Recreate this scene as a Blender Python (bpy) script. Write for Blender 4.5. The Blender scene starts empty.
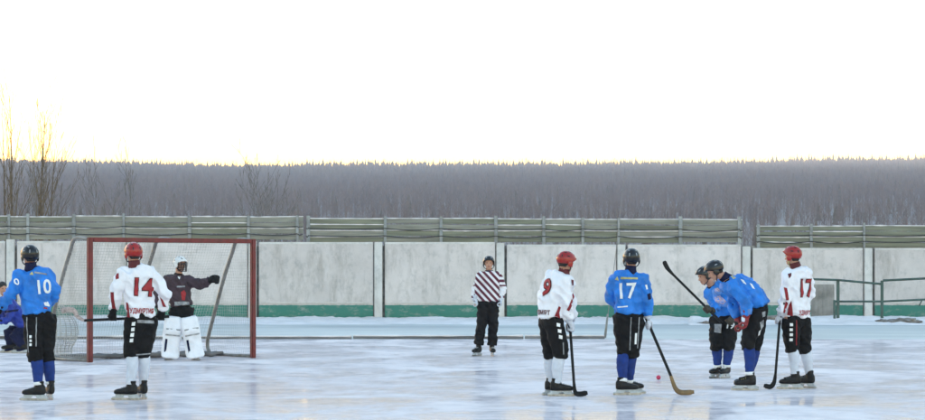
import bpy, bmesh, math, random
import numpy as np
from mathutils import Vector, noise, Matrix
from mathutils.bvhtree import BVHTree

# ------------------------------------------------------------------ camera, sky, sun, exposure
scene = bpy.context.scene
COL = scene.collection
F = 2421.0            # focal length in photo pixels (photo 925 wide)
CAMZ = 1.55
HZ = 271.0            # photo row of the horizon
cam = bpy.data.cameras.new("camera")
cam.sensor_width = 36.0
cam.lens = F / 925.0 * 36.0
cam.shift_y = (HZ - 210.0) / 925.0
cam.clip_start = 0.5
cam.clip_end = 20000
cam_ob = bpy.data.objects.new("camera", cam)
cam_ob.location = (0, 0, CAMZ)
cam_ob.rotation_euler = (math.pi / 2, 0, 0)
COL.objects.link(cam_ob)
scene.camera = cam_ob

SUN_EL = math.radians(2.3)
SUN_AZ = math.radians(-32)     # ahead and to the left, outside the frame, behind the ridge
world = bpy.data.worlds.new("World")
scene.world = world
world.use_nodes = True
wn = world.node_tree.nodes
wl = world.node_tree.links
wn.clear()
wo = wn.new("ShaderNodeOutputWorld")
bg = wn.new("ShaderNodeBackground")
sky = wn.new("ShaderNodeTexSky")
sky.sky_type = 'NISHITA'
sky.sun_disc = False
sky.sun_elevation = SUN_EL
sky.sun_rotation = SUN_AZ
sky.altitude = 150
sky.air_density = 1.27
sky.dust_density = 0.5
sky.ozone_density = 1.95
bg.inputs[1].default_value = 0.15
wl.new(sky.outputs[0], bg.inputs[0])
wl.new(bg.outputs[0], wo.inputs[0])

sd = bpy.data.lights.new("sun", 'SUN')
sd.energy = 2.0
sd.angle = math.radians(0.5)
sd.color = (1.0, 0.80, 0.55)
sun_ob = bpy.data.objects.new("sun", sd)
sdir = Vector((math.sin(SUN_AZ) * math.cos(SUN_EL), math.cos(SUN_AZ) * math.cos(SUN_EL), math.sin(SUN_EL)))
sun_ob.rotation_euler = sdir.to_track_quat('Z', 'Y').to_euler()
sun_ob.location = (0, 0, 60)
COL.objects.link(sun_ob)

scene.view_settings.view_transform = 'Standard'
scene.view_settings.look = 'None'
scene.view_settings.exposure = 3.55
scene.view_settings.gamma = 1.0
scene.view_settings.use_curve_mapping = False
scene.render.engine = 'CYCLES'
scene.cycles.use_denoising = True
scene.cycles.max_bounces = 6
scene.cycles.volume_bounces = 1

RNG = random.Random(11)

# ------------------------------------------------------------------ helpers
def P(px, py, Y):
    return Vector(((px - 462.5) * Y / F, Y, CAMZ + (HZ - py) * Y / F))

def tag(o, label=None, cat=None, group=None, kind=None):
    if label: o["label"] = label
    if cat: o["category"] = cat
    if group: o["group"] = group
    if kind: o["kind"] = kind
    return o

def empty(name, loc, label=None, cat=None, group=None):
    o = bpy.data.objects.new(name, None)
    o.empty_display_size = 0.2
    o.location = loc
    COL.objects.link(o)
    return tag(o, label, cat, group)

def link(name, me, mat=None, parent=None, loc=None):
    o = bpy.data.objects.new(name, me)
    COL.objects.link(o)
    if mat is not None:
        mats = mat if isinstance(mat, (list, tuple)) else [mat]
        for m in mats: me.materials.append(m)
    if parent: o.parent = parent
    if loc is not None: o.location = loc
    return o

def mesh_from_bm(bm, name, smooth=True, recalc=True):
    if recalc: bmesh.ops.recalc_face_normals(bm, faces=bm.faces[:])
    me = bpy.data.meshes.new(name)
    bm.to_mesh(me); bm.free()
    if smooth:
        me.polygons.foreach_set("use_smooth", [True] * len(me.polygons))
    return me

def build(name, bm, mat, parent=None, loc=None, smooth=False):
    return link(name, mesh_from_bm(bm, name, smooth), mat, parent, loc)

def box(bm, c, s, rot=None, bev=0.0):
    """axis box centred c, full sizes s, optional 3x3 rotation"""
    r = bmesh.ops.create_cube(bm, size=1.0)
    vs = r['verts']
    for v in vs:
        p = Vector((v.co.x * s[0], v.co.y * s[1], v.co.z * s[2]))
        if rot is not None: p = rot @ p
        v.co = p + Vector(c)
    if bev > 0:
        es = list({e for v in vs for e in v.link_edges})
        bmesh.ops.bevel(bm, geom=es, offset=bev, segments=2, affect='EDGES')

def loft(bm, secs, n=18, cap=True):
    """secs: (centre, right, fwd, rx, ry[, power])"""
    rings = []
    for s in secs:
        c, r, f, rx, ry = s[:5]
        pw = s[5] if len(s) > 5 else 2.0
        ring = []
        for k in range(n):
            a = 2 * math.pi * k / n
            ca, sa = math.cos(a), math.sin(a)
            x = math.copysign(abs(ca) ** (2 / pw), ca) * rx
            y = math.copysign(abs(sa) ** (2 / pw), sa) * ry
            ring.append(bm.verts.new(c + r * x + f * y))
        rings.append(ring)
    for a, b in zip(rings, rings[1:]):
        for k in range(n):
            bm.faces.new((a[k], a[(k + 1) % n], b[(k + 1) % n], b[k]))
    if cap:
        bm.faces.new(rings[0][::-1]); bm.faces.new(rings[-1])
    return rings

def tube(bm, pts, rad, n=10, flat=None, ref=None, cap=True):
    """tapered tube along pts. rad list or number; flat=(k along ref) list of ry/rx"""
    pts = [Vector(p) for p in pts]
    m = len(pts)
    if not isinstance(rad, (list, tuple)): rad = [rad] * m
    secs = []
    R = None
    for i in range(m):
        t = (pts[min(i + 1, m - 1)] - pts[max(i - 1, 0)])
        if t.length < 1e-7: t = Vector((0, 0, 1))
        t.normalize()
        if R is None:
            h = Vector(ref) if ref is not None else (Vector((1, 0, 0)) if abs(t.x) < 0.9 else Vector((0, 1, 0)))
            R = h - t * h.dot(t)
        else:
            R = R - t * R.dot(t)
        R.normalize()
        Fv = t.cross(R)
        q = rad[i]
        if isinstance(q, (tuple, list)): rx, ry = q
        else: rx = ry = q
        secs.append((pts[i], R.copy(), Fv, rx, ry))
    loft(bm, secs, n, cap)

def bez(ps, k=6):
    """Catmull-Rom resampling of a poly line"""
    ps = [Vector(p) for p in ps]
    out = []
    for i in range(len(ps) - 1):
        p0 = ps[max(i - 1, 0)]; p1 = ps[i]; p2 = ps[i + 1]; p3 = ps[min(i + 2, len(ps) - 1)]
        for j in range(k):
            t = j / k
            out.append(0.5 * ((2 * p1) + (p2 - p0) * t + (2 * p0 - 5 * p1 + 4 * p2 - p3) * t * t + (3 * p1 - p0 - 3 * p2 + p3) * t ** 3))
    out.append(ps[-1])
    return out

def ellipsoid(bm, c, r, f, u, rx, ry, rz, n=14, m=9):
    secs = []
    for i in range(1, m):
        a = math.pi * i / m
        secs.append((c - u * (math.cos(a) * rz), r, f, rx * math.sin(a), ry * math.sin(a)))
    loft(bm, secs, n)

def remesh(bm, voxel, smooth_it=2):
    bmesh.ops.recalc_face_normals(bm, faces=bm.faces[:])
    me = bpy.data.meshes.new("tmp")
    bm.to_mesh(me); bm.free()
    o = bpy.data.objects.new("tmp", me)
    COL.objects.link(o)
    md = o.modifiers.new("r", 'REMESH')
    md.mode = 'VOXEL'; md.voxel_size = voxel; md.use_smooth_shade = True
    if smooth_it:
        s = o.modifiers.new("s", 'SMOOTH'); s.iterations = smooth_it; s.factor = 0.5
    dg = bpy.context.evaluated_depsgraph_get()
    out = bpy.data.meshes.new_from_object(o.evaluated_get(dg))
    bpy.data.objects.remove(o); bpy.data.meshes.remove(me)
    return out

def wrinkle(me, amp, seed=0.0, sc=1.0):
    n = len(me.vertices)
    co = np.empty(n * 3, np.float32); me.vertices.foreach_get("co", co)
    no = np.empty(n * 3, np.float32); me.vertex_normals.foreach_get("vector", no)
    co = co.reshape(-1, 3); no = no.reshape(-1, 3)
    dv = np.zeros(n, np.float32)
    for i, p in enumerate(map(Vector, co.tolist())):
        q = Vector((p.x * 7 * sc + seed, p.y * 7 * sc, p.z * 9 * sc + p.x * 5))
        a = 1 - abs(noise.noise(q)) * 2.2
        b = noise.noise(Vector((p.x * 16 * sc, p.y * 16 * sc + seed, p.z * 13 * sc)))
        dv[i] = amp * (0.75 * (a - 0.45) + 0.45 * b)
    me.vertices.foreach_set("co", (co + no * dv[:, None]).ravel()); me.update()

# ------------------------------------------------------------------ materials
def nodes_of(name):
    m = bpy.data.materials.new(name)
    m.use_nodes = True
    nt = m.node_tree
    return m, nt, nt.nodes["Principled BSDF"], nt.nodes["Material Output"]

def mat(name, col, rough=0.6, var=0.12, scale=8.0, bump=0.0, bscale=60.0, metal=0.0, spec=0.5, stretch=(1, 1, 1), dirt=None, dirt_amt=0.5, sss=0.0, sheen=0.0):
    m, nt, bs, out = nodes_of(name)
    N, L = nt.nodes, nt.links
    tc = N.new("ShaderNodeTexCoord")
    mp = N.new("ShaderNodeMapping"); mp.inputs["Scale"].default_value = stretch
    L.new(tc.outputs["Object"], mp.inputs["Vector"])
    nz = N.new("ShaderNodeTexNoise"); nz.inputs["Scale"].default_value = scale; nz.inputs["Detail"].default_value = 5
    L.new(mp.outputs[0], nz.inputs["Vector"])
    rp = N.new("ShaderNodeValToRGB")
    a = [max(0, c * (1 - var * 1.6)) for c in col]; b = [min(1, c * (1 + var)) for c in col]
    rp.color_ramp.elements[0].position = 0.3; rp.color_ramp.elements[1].position = 0.7
    rp.color_ramp.elements[0].color = (*a, 1); rp.color_ramp.elements[1].color = (*b, 1)
    L.new(nz.outputs["Fac"], rp.inputs[0])
    src = rp.outputs[0]
    if dirt is not None:
        n2 = N.new("ShaderNodeTexNoise"); n2.inputs["Scale"].default_value = scale * 0.33; n2.inputs["Detail"].default_value = 8
        n2.inputs["Roughness"].default_value = 0.65
        L.new(mp.outputs[0], n2.inputs["Vector"])
        r2 = N.new("ShaderNodeValToRGB"); r2.color_ramp.elements[0].position = 0.5; r2.color_ramp.elements[1].position = 0.72
        r2.color_ramp.elements[0].color = (0, 0, 0, 1); r2.color_ramp.elements[1].color = (dirt_amt,) * 3 + (1,)
        L.new(n2.outputs["Fac"], r2.inputs[0])
        mx = N.new("ShaderNodeMix"); mx.data_type = 'RGBA'
        L.new(r2.outputs[0], mx.inputs["Factor"]); L.new(src, mx.inputs["A"]); mx.inputs["B"].default_value = (*dirt, 1)
        src = mx.outputs["Result"]
    L.new(src, bs.inputs["Base Color"])
    bs.inputs["Roughness"].default_value = rough
    bs.inputs["Metallic"].default_value = metal
    bs.inputs["Specular IOR Level"].default_value = spec
    if sss > 0:
        bs.inputs["Subsurface Weight"].default_value = sss
        bs.inputs["Subsurface Radius"].default_value = (0.02, 0.01, 0.006)
    if sheen > 0: bs.inputs["Sheen Weight"].default_value = sheen
    if bump > 0:
        n3 = N.new("ShaderNodeTexNoise"); n3.inputs["Scale"].default_value = bscale; n3.inputs["Detail"].default_value = 4
        L.new(mp.outputs[0], n3.inputs["Vector"])
        bp = N.new("ShaderNodeBump"); bp.inputs["Strength"].default_value = bump; bp.inputs["Distance"].default_value = 0.02
        L.new(n3.outputs["Fac"], bp.inputs["Height"]); L.new(bp.outputs[0], bs.inputs["Normal"])
    return m

M = {}
M['white_cloth'] = mat("white_cloth", (0.80, 0.80, 0.86), 0.75, 0.06, 6, 0.25, 40, sheen=0.2)
M['blue_cloth'] = mat("blue_cloth", (0.007, 0.185, 0.66), 0.6, 0.22, 6, 0.3, 40)
M['blue_light'] = mat("pale_blue_cloth", (0.10, 0.26, 0.66), 0.7, 0.3, 9, 0.2, 40)
M['navy_cloth'] = mat("navy_cloth", (0.004, 0.007, 0.04), 0.75, 0.25, 6, 0.3, 40, spec=0.2)
M['royal_cloth'] = mat("royal_cloth", (0.008, 0.03, 0.28), 0.7, 0.25, 6, 0.3, 40)
M['black_cloth'] = mat("black_cloth", (0.0045, 0.0043, 0.005), 0.75, 0.4, 8, 0.3, 45, spec=0.2)
M['grey_cloth'] = mat("plum_grey_cloth", (0.042, 0.021, 0.031), 0.75, 0.2, 8, 0.3, 45)
M['white_sock'] = mat("white_sock", (0.62, 0.66, 0.76), 0.85, 0.08, 12, 0.4, 90)
M['blue_sock'] = mat("blue_sock", (0.003, 0.030, 0.20), 0.85, 0.2, 12, 0.4, 90)
M['red_cloth'] = mat("red_cloth", (0.24, 0.008, 0.014), 0.75, 0.15, 8, 0.2, 45)
M['dark_red'] = mat("dark_red_print", (0.10, 0.008, 0.012), 0.75, 0.15, 8)
M['red_print'] = mat("red_print", (0.34, 0.010, 0.014), 0.6, 0.1, 8)
M['white_print'] = mat("white_print", (0.80, 0.81, 0.82), 0.6, 0.05, 8)
M['yellow_print'] = mat("yellow_print", (0.50, 0.44, 0.16), 0.6, 0.2, 20)
M['pink_print'] = mat("pink_print", (0.62, 0.42, 0.46), 0.6, 0.3, 20)
M['grey_print'] = mat("grey_print", (0.30, 0.31, 0.33), 0.6, 0.3, 20)
M['red_plastic'] = mat("red_plastic", (0.31, 0.012, 0.008), 0.3, 0.10, 10)
M['black_plastic'] = mat("black_plastic", (0.005, 0.005, 0.006), 0.3, 0.15, 10)
M['white_plastic'] = mat("white_plastic", (0.72, 0.73, 0.74), 0.4, 0.05, 10)
M['boot'] = mat("boot_leather", (0.006, 0.0055, 0.006), 0.5, 0.3, 20, 0.3, 60, spec=0.3)
M['steel'] = mat("steel", (0.34, 0.36, 0.38), 0.35, 0.25, 25, metal=0.8)
M['holder'] = mat("blade_holder_plastic", (0.42, 0.46, 0.50), 0.45, 0.12, 25)
M['skin'] = mat("skin", (0.48, 0.25, 0.17), 0.55, 0.12, 18, sss=0.08)
M['hair'] = mat("dark_hair", (0.012, 0.009, 0.007), 0.6, 0.3, 60, 0.5, 120)
M['eye'] = mat("eye", (0.02, 0.016, 0.014), 0.2, 0.1)
M['lip'] = mat("lip", (0.30, 0.11, 0.09), 0.5, 0.1)
M['black_glove'] = mat("black_glove_leather", (0.006, 0.0055, 0.0055), 0.7, 0.3, 20, 0.3, 60, spec=0.2)
M['brown_glove'] = mat("brown_glove_leather", (0.030, 0.022, 0.010), 0.6, 0.4, 20, 0.3, 60)
M['white_glove'] = mat("pale_glove_leather", (0.55, 0.58, 0.66), 0.6, 0.15, 20, 0.3, 60)
M['red_glove'] = mat("red_glove_leather", (0.24, 0.016, 0.02), 0.6, 0.25, 20, 0.3, 60)
M['wood'] = mat("varnished_wood", (0.20, 0.12, 0.045), 0.5, 0.25, 14, stretch=(1, 1, 0.2))
M['tape'] = mat("black_tape", (0.006, 0.006, 0.0065), 0.7, 0.3, 40, 0.3, 90, spec=0.3)
M['pale_tape'] = mat("pale_tape", (0.45, 0.36, 0.34), 0.7, 0.3, 40, 0.3, 90)
M['red_paint'] = mat("red_paint", (0.135, 0.008, 0.011), 0.45, 0.25, 9, 0.1, 60, dirt=(0.09, 0.03, 0.03), dirt_amt=0.6)
M['grey_pipe'] = mat("grey_pipe", (0.21, 0.205, 0.20), 0.5, 0.2, 12, dirt=(0.10, 0.08, 0.06), dirt_amt=0.7)
M['net'] = mat("net_cord", (0.50, 0.48, 0.46), 0.9, 0.3, 2.5)
M['net_dark'] = mat("weathered_net_cord", (0.16, 0.15, 0.15), 0.9, 0.3, 2.5)
M['fence_wood'] = mat("weathered_green_boards", (0.205, 0.21, 0.155), 0.85, 0.22, 2.2, 0.4, 30, stretch=(0.35, 1, 6), dirt=(0.12, 0.11, 0.09), dirt_amt=0.6)
M['fence_wood2'] = mat("faded_boards", (0.265, 0.26, 0.22), 0.85, 0.22, 2.2, 0.4, 30, stretch=(0.35, 1, 6), dirt=(0.13, 0.12, 0.10), dirt_amt=0.6)
M['fence_post'] = mat("fence_post_paint", (0.30, 0.31, 0.31), 0.8, 0.22, 3, 0.3, 30, dirt=(0.12, 0.09, 0.07), dirt_amt=0.6)
M['rail_steel'] = mat("rail_paint", (0.050, 0.095, 0.080), 0.6, 0.25, 5, 0.2, 30, dirt=(0.08, 0.05, 0.035), dirt_amt=0.6)
M['cable'] = mat("cable", (0.03, 0.03, 0.03), 0.7, 0.2)
M['bark'] = mat("birch_bark", (0.13, 0.09, 0.055), 0.85, 0.3, 6, 0.3, 30)
M['twig'] = mat("twig", (0.14, 0.095, 0.05), 0.85, 0.3, 6)
M['twig_grey'] = mat("grey_twig", (0.16, 0.14, 0.125), 0.85, 0.3, 6)
M['snow'] = mat("snow", (0.76, 0.705, 0.70), 0.7, 0.10, 1.5, 0.9, 5, dirt=(0.52, 0.50, 0.48), dirt_amt=0.55)
M['dirty_snow'] = mat("dirty_snow_lump", (0.22, 0.20, 0.19), 0.8, 0.3, 5, 0.6, 9)
M['board_dark'] = mat("edge_board", (0.15, 0.15, 0.155), 0.8, 0.35, 2, 0.3, 20, stretch=(0.5, 1, 3))
M['ball'] = mat("ball", (0.55, 0.03, 0.10), 0.5, 0.1, 40)
M['pole_pale'] = mat("pale_pole", (0.26, 0.25, 0.24), 0.6, 0.2, 4)
M['mesh_grey'] = mat("stained_sheet", (0.28, 0.26, 0.24), 0.7, 0.35, 2.2, 0.2, 12, dirt=(0.08, 0.055, 0.04), dirt_amt=0.8)

# ------------------------------------------------------------------ large structure
def ice_material():
    m, nt, bs, out = nodes_of("rink_ice")
    N, L = nt.nodes, nt.links
    tc = N.new("ShaderNodeTexCoord")
    def nz(scale, sx, sy, det=6, rough=0.6, rot=0.0, dist=0.0):
        mp = N.new("ShaderNodeMapping"); mp.inputs["Scale"].default_value = (sx, sy, 1)
        mp.inputs["Rotation"].default_value = (0, 0, rot)
        L.new(tc.outputs["Object"], mp.inputs["Vector"])
        n = N.new("ShaderNodeTexNoise"); n.inputs["Scale"].default_value = scale
        n.inputs["Detail"].default_value = det; n.inputs["Roughness"].default_value = rough
        n.inputs["Distortion"].default_value = dist
        L.new(mp.outputs[0], n.inputs["Vector"])
        return n.outputs["Fac"]
    def ramp(src, p0, p1, c0=(0, 0, 0, 1), c1=(1, 1, 1, 1)):
        r = N.new("ShaderNodeValToRGB")
        r.color_ramp.elements[0].position = p0; r.color_ramp.elements[1].position = p1
        r.color_ramp.elements[0].color = c0; r.color_ramp.elements[1].color = c1
        L.new(src, r.inputs[0]); return r.outputs[0]
    big = nz(0.55, 1.0, 0.55, 8, 0.66, 0.2, 0.6)
    mid = nz(1.9, 1.0, 0.8, 7, 0.7, -0.5, 0.4)
    fine = nz(9.0, 1.0, 0.6, 6, 0.7, 0.9)
    scr = nz(3.0, 0.2, 14.0, 5, 0.7, 0.25)       # skate scratches
    scr2 = nz(3.0, 0.2, 14.0, 5, 0.7, -0.5)
    patch = ramp(big, 0.42, 0.62)                # 0 bare ice, 1 frosted
    pm = ramp(mid, 0.36, 0.66)
    mixf = N.new("ShaderNodeMath"); mixf.operation = 'MULTIPLY_ADD'
    L.new(patch, mixf.inputs[0]); mixf.inputs[1].default_value = 0.6
    m2 = N.new("ShaderNodeMath"); m2.operation = 'MULTIPLY'; L.new(pm, m2.inputs[0]); m2.inputs[1].default_value = 0.45
    L.new(m2.outputs[0], mixf.inputs[2])
    sc = ramp(scr, 0.55, 0.64); sc2 = ramp(scr2, 0.56, 0.66)
    ad = N.new("ShaderNodeMath"); ad.operation = 'MAXIMUM'; L.new(sc, ad.inputs[0]); L.new(sc2, ad.inputs[1])
    ad2 = N.new("ShaderNodeMath"); ad2.operation = 'MULTIPLY_ADD'; ad2.use_clamp = True
    L.new(ad.outputs[0], ad2.inputs[0]); ad2.inputs[1].default_value = 0.42; L.new(mixf.outputs[0], ad2.inputs[2])
    frost = ad2.outputs[0]
    colr = ramp(frost, 0.0, 0.9, (0.42, 0.37, 0.40, 1), (0.84, 0.75, 0.735, 1))
    L.new(colr, bs.inputs["Base Color"])
    df = N.new("ShaderNodeBsdfDiffuse"); L.new(colr, df.inputs["Color"])
    gl = ramp(frost, 0.05, 0.62, (0.50,) * 3 + (1,), (0.02,) * 3 + (1,))
    ms = N.new("ShaderNodeMixShader"); L.new(gl, ms.inputs[0]); L.new(df.outputs[0], ms.inputs[1]); L.new(bs.outputs[0], ms.inputs[2])
    L.new(ms.outputs[0], out.inputs["Surface"])
    rr = ramp(frost, 0.0, 0.8, (0.05,) * 3 + (1,), (0.12,) * 3 + (1,))
    L.new(rr, bs.inputs["Roughness"])
    bs.inputs["IOR"].default_value = 1.31
    bp = N.new("ShaderNodeBump"); bp.inputs["Strength"].default_value = 0.06; bp.inputs["Distance"].default_value = 0.008
    hs = N.new("ShaderNodeMath"); hs.operation = 'ADD'; L.new(fine, hs.inputs[0]); L.new(frost, hs.inputs[1])
    L.new(hs.outputs[0], bp.inputs["Height"]); L.new(bp.outputs[0], bs.inputs["Normal"])
    return m

def sheet(name, x0, x1, y0, y1, z, material, nx=1, ny=1, fn=None):
    bm = bmesh.new()
    vs = [[bm.verts.new((x0 + (x1 - x0) * i / nx, y0 + (y1 - y0) * j / ny, z)) for i in range(nx + 1)] for j in range(ny + 1)]
    if fn:
        for r in vs:
            for v in r: v.co.z = fn(v.co.x, v.co.y)
    for j in range(ny):
        for i in range(nx):
            bm.faces.new((vs[j][i], vs[j][i + 1], vs[j + 1][i + 1], vs[j + 1][i]))
    me = mesh_from_bm(bm, name, True, False)
    return tag(link(name, me, material), kind='structure')

# ridge profile (photo rows of the tree tops in view), hill; unseen left end raised to block the sun
RP = [(-2600, 95), (-1500, 112), (-900, 132), (-300, 154), (0, 160), (100, 161), (250, 165), (420, 164), (600, 164), (700, 162), (800, 160), (925, 158), (1250, 154), (1900, 150)]
D_R = 2500.0
TREE_H = 11.0
def ridge_px(px):
    for (a, ya), (b, yb) in zip(RP, RP[1:]):
        if a <= px <= b: return ya + (yb - ya) * (px - a) / (b - a)
    return RP[-1][1] if px > 0 else RP[0][1]
def hill_z(x, y):
    if y < 260: return -0.01
    px = 462.5 + x / max(y, 300) * F
    H = CAMZ + (HZ - ridge_px(px)) * D_R / F - TREE_H * 0.86
    t = min(1.0, (y - 260) / (D_R - 260))
    z = H * t ** 1.22
    z += 2.6 * t * noise.noise(Vector((x * 0.006, y * 0.004, 3.1)))
    if y > D_R: z -= (y - D_R) * 0.08
    return z - 0.01

ground_snow = mat("ground_snow", (0.46, 0.47, 0.46), 0.6, 0.16, 0.35, 0.5, 3, stretch=(0.5, 1, 1), dirt=(0.28, 0.31, 0.34), dirt_amt=0.85)
sheet("ground", -700, 700, -60, 262, -0.012, ground_snow, 40, 20)
sheet("ice_rink", -60, 60, -40, 55.0, 0.0, ice_material())
hill_mat = mat("hill_snow", (0.12, 0.11, 0.118), 0.9, 0.25, 0.02, dirt=(0.09, 0.075, 0.062), dirt_amt=0.8)
sheet("hill", -2700, 2000, 258, 3300, 0, hill_mat, 200, 120, hill_z)

# --- far forest on the hillside: one mass nobody could count
def forest():
    rng = np.random.default_rng(5)
    V, T, MI = [], [], []
    off = 0
    def conifer(k):
        vs, fs = [], []
        tiers = 4
        for t in range(tiers):
            z0 = 0.10 + 0.20 * t; z1 = z0 + (0.42 if t < tiers - 1 else 0.32)
            r = 0.17 * (1 - t / (tiers + 0.6))
            n = 6
            b = len(vs)
            for i in range(n):
                a = 2 * math.pi * i / n + t * 0.5 + k
                rr = r * (0.75 + 0.5 * rng.random())
                vs.append((rr * math.cos(a), rr * math.sin(a), z0 + 0.05 * (rng.random() - 0.5)))
            vs.append((0.01 * (rng.random() - 0.5), 0, min(z1, 1.0)))
            for i in range(n): fs.append((b + i, b + (i + 1) % n, b + n))
        return np.array(vs), np.array(fs)
    def bare(k):
        vs, fs = [], []
        def spin(a, b, r):
            a = np.array(a); b = np.array(b)
            base = len(vs)
            for i in range(3):
                q = 2 * math.pi * i / 3
                vs.append(tuple(a + np.array([r * math.cos(q), r * math.sin(q), 0])))
            vs.append(tuple(b))
            for i in range(3): fs.append((base + i, base + (i + 1) % 3, base + 3))
        spin((0, 0, 0), (0, 0, 1.0), 0.014)
        for i in range(13):
            z = 0.28 + 0.6 * i / 13
            a = rng.random() * 6.28; l = 0.22 * (1.1 - z) + 0.06
            e = (l * math.cos(a), l * math.sin(a), min(1.0, z + 0.16 + 0.1 * rng.random()))
            spin((0, 0, z), e, 0.012)
        return np.array(vs), np.array(fs)
    temps = [(conifer(k), 0) for k in range(5)] + [(bare(k), 1) for k in range(6)]
    n = 0
    cnt = 62000
    d = np.sqrt(rng.random(cnt) * (2560 ** 2 - 400 ** 2) + 400 ** 2)
    xs = (rng.random(cnt) * 2 - 1) * (0.235 * d + 70)
    # extra row along the ridge
    e = 2600
    d = np.concatenate([d, D_R - 60 + rng.random(e) * 90]); xs = np.concatenate([xs, (rng.random(e) * 2 - 1) * 690])
    for x, y in zip(xs, d):
        z = hill_z(x, y)
        if (z + 14 - CAMZ) / y < 0.012: continue
        t = (y - 1050) / 1450
        clump = noise.noise(Vector((x * 0.010, y * 0.006, 0.4)))
        con = rng.random() < (0.02 + 0.75 * max(0, t - 0.45) + 0.35 * clump * min(1, max(0, t - 0.2) * 3))
        (tv, tf), mi = temps[rng.integers(0, 5)] if con else temps[5 + rng.integers(0, 6)]
        h = TREE_H * (0.62 + 0.46 * rng.random()) * (1.0 if con else 1.02)
        if y > D_R - 60:
            if rng.random() < 0.5:
                tv, tf = temps[rng.integers(0, 5)][0]; mi = 0
            h *= 1.0 + 0.45 * rng.random() ** 3
        if y < 1500: h *= 0.40 + 0.60 * max(0, (y - 400) / 1100)
        w = h * (0.8 + 0.5 * rng.random())
        a = rng.random() * 6.28; ca, sa = math.cos(a), math.sin(a)
        q = np.empty_like(tv)
        q[:, 0] = (tv[:, 0] * ca - tv[:, 1] * sa) * w + x
        q[:, 1] = (tv[:, 0] * sa + tv[:, 1] * ca) * w + y
        q[:, 2] = tv[:, 2] * h + z - 0.3
        V.append(q); T.append(tf + off); MI.append(np.full(len(tf), mi)); off += len(tv)
    V = np.concatenate(V).astype(np.float32); T = np.concatenate(T).astype(np.int32); MI = np.concatenate(MI).astype(np.int32)
    me = bpy.data.meshes.new("forest")
    me.vertices.add(len(V)); me.vertices.foreach_set("co", V.ravel())
    me.loops.add(len(T) * 3); me.loops.foreach_set("vertex_index", T.ravel())
    me.polygons.add(len(T)); me.polygons.foreach_set("loop_start", np.arange(0, len(T) * 3, 3, dtype=np.int32))
    me.polygons.foreach_set("material_index", MI)
    me.update(calc_edges=True); me.validate()
    c = mat("conifer_needles", (0.085, 0.050, 0.018), 0.9, 0.35, 0.06)
    b = mat("bare_birch_wood", (0.125, 0.068, 0.048), 0.9, 0.35, 0.05)
    o = link("forest", me, [c, b])
    tag(o, "hazy mixed winter forest covering the far hillside", "forest", kind='stuff')

# --- concrete perimeter wall
YW = 76.6
SW = YW / F
def wx(px): return (px - 462.5) * SW
def wz(py): return CAMZ + (HZ - py) * SW

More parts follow.
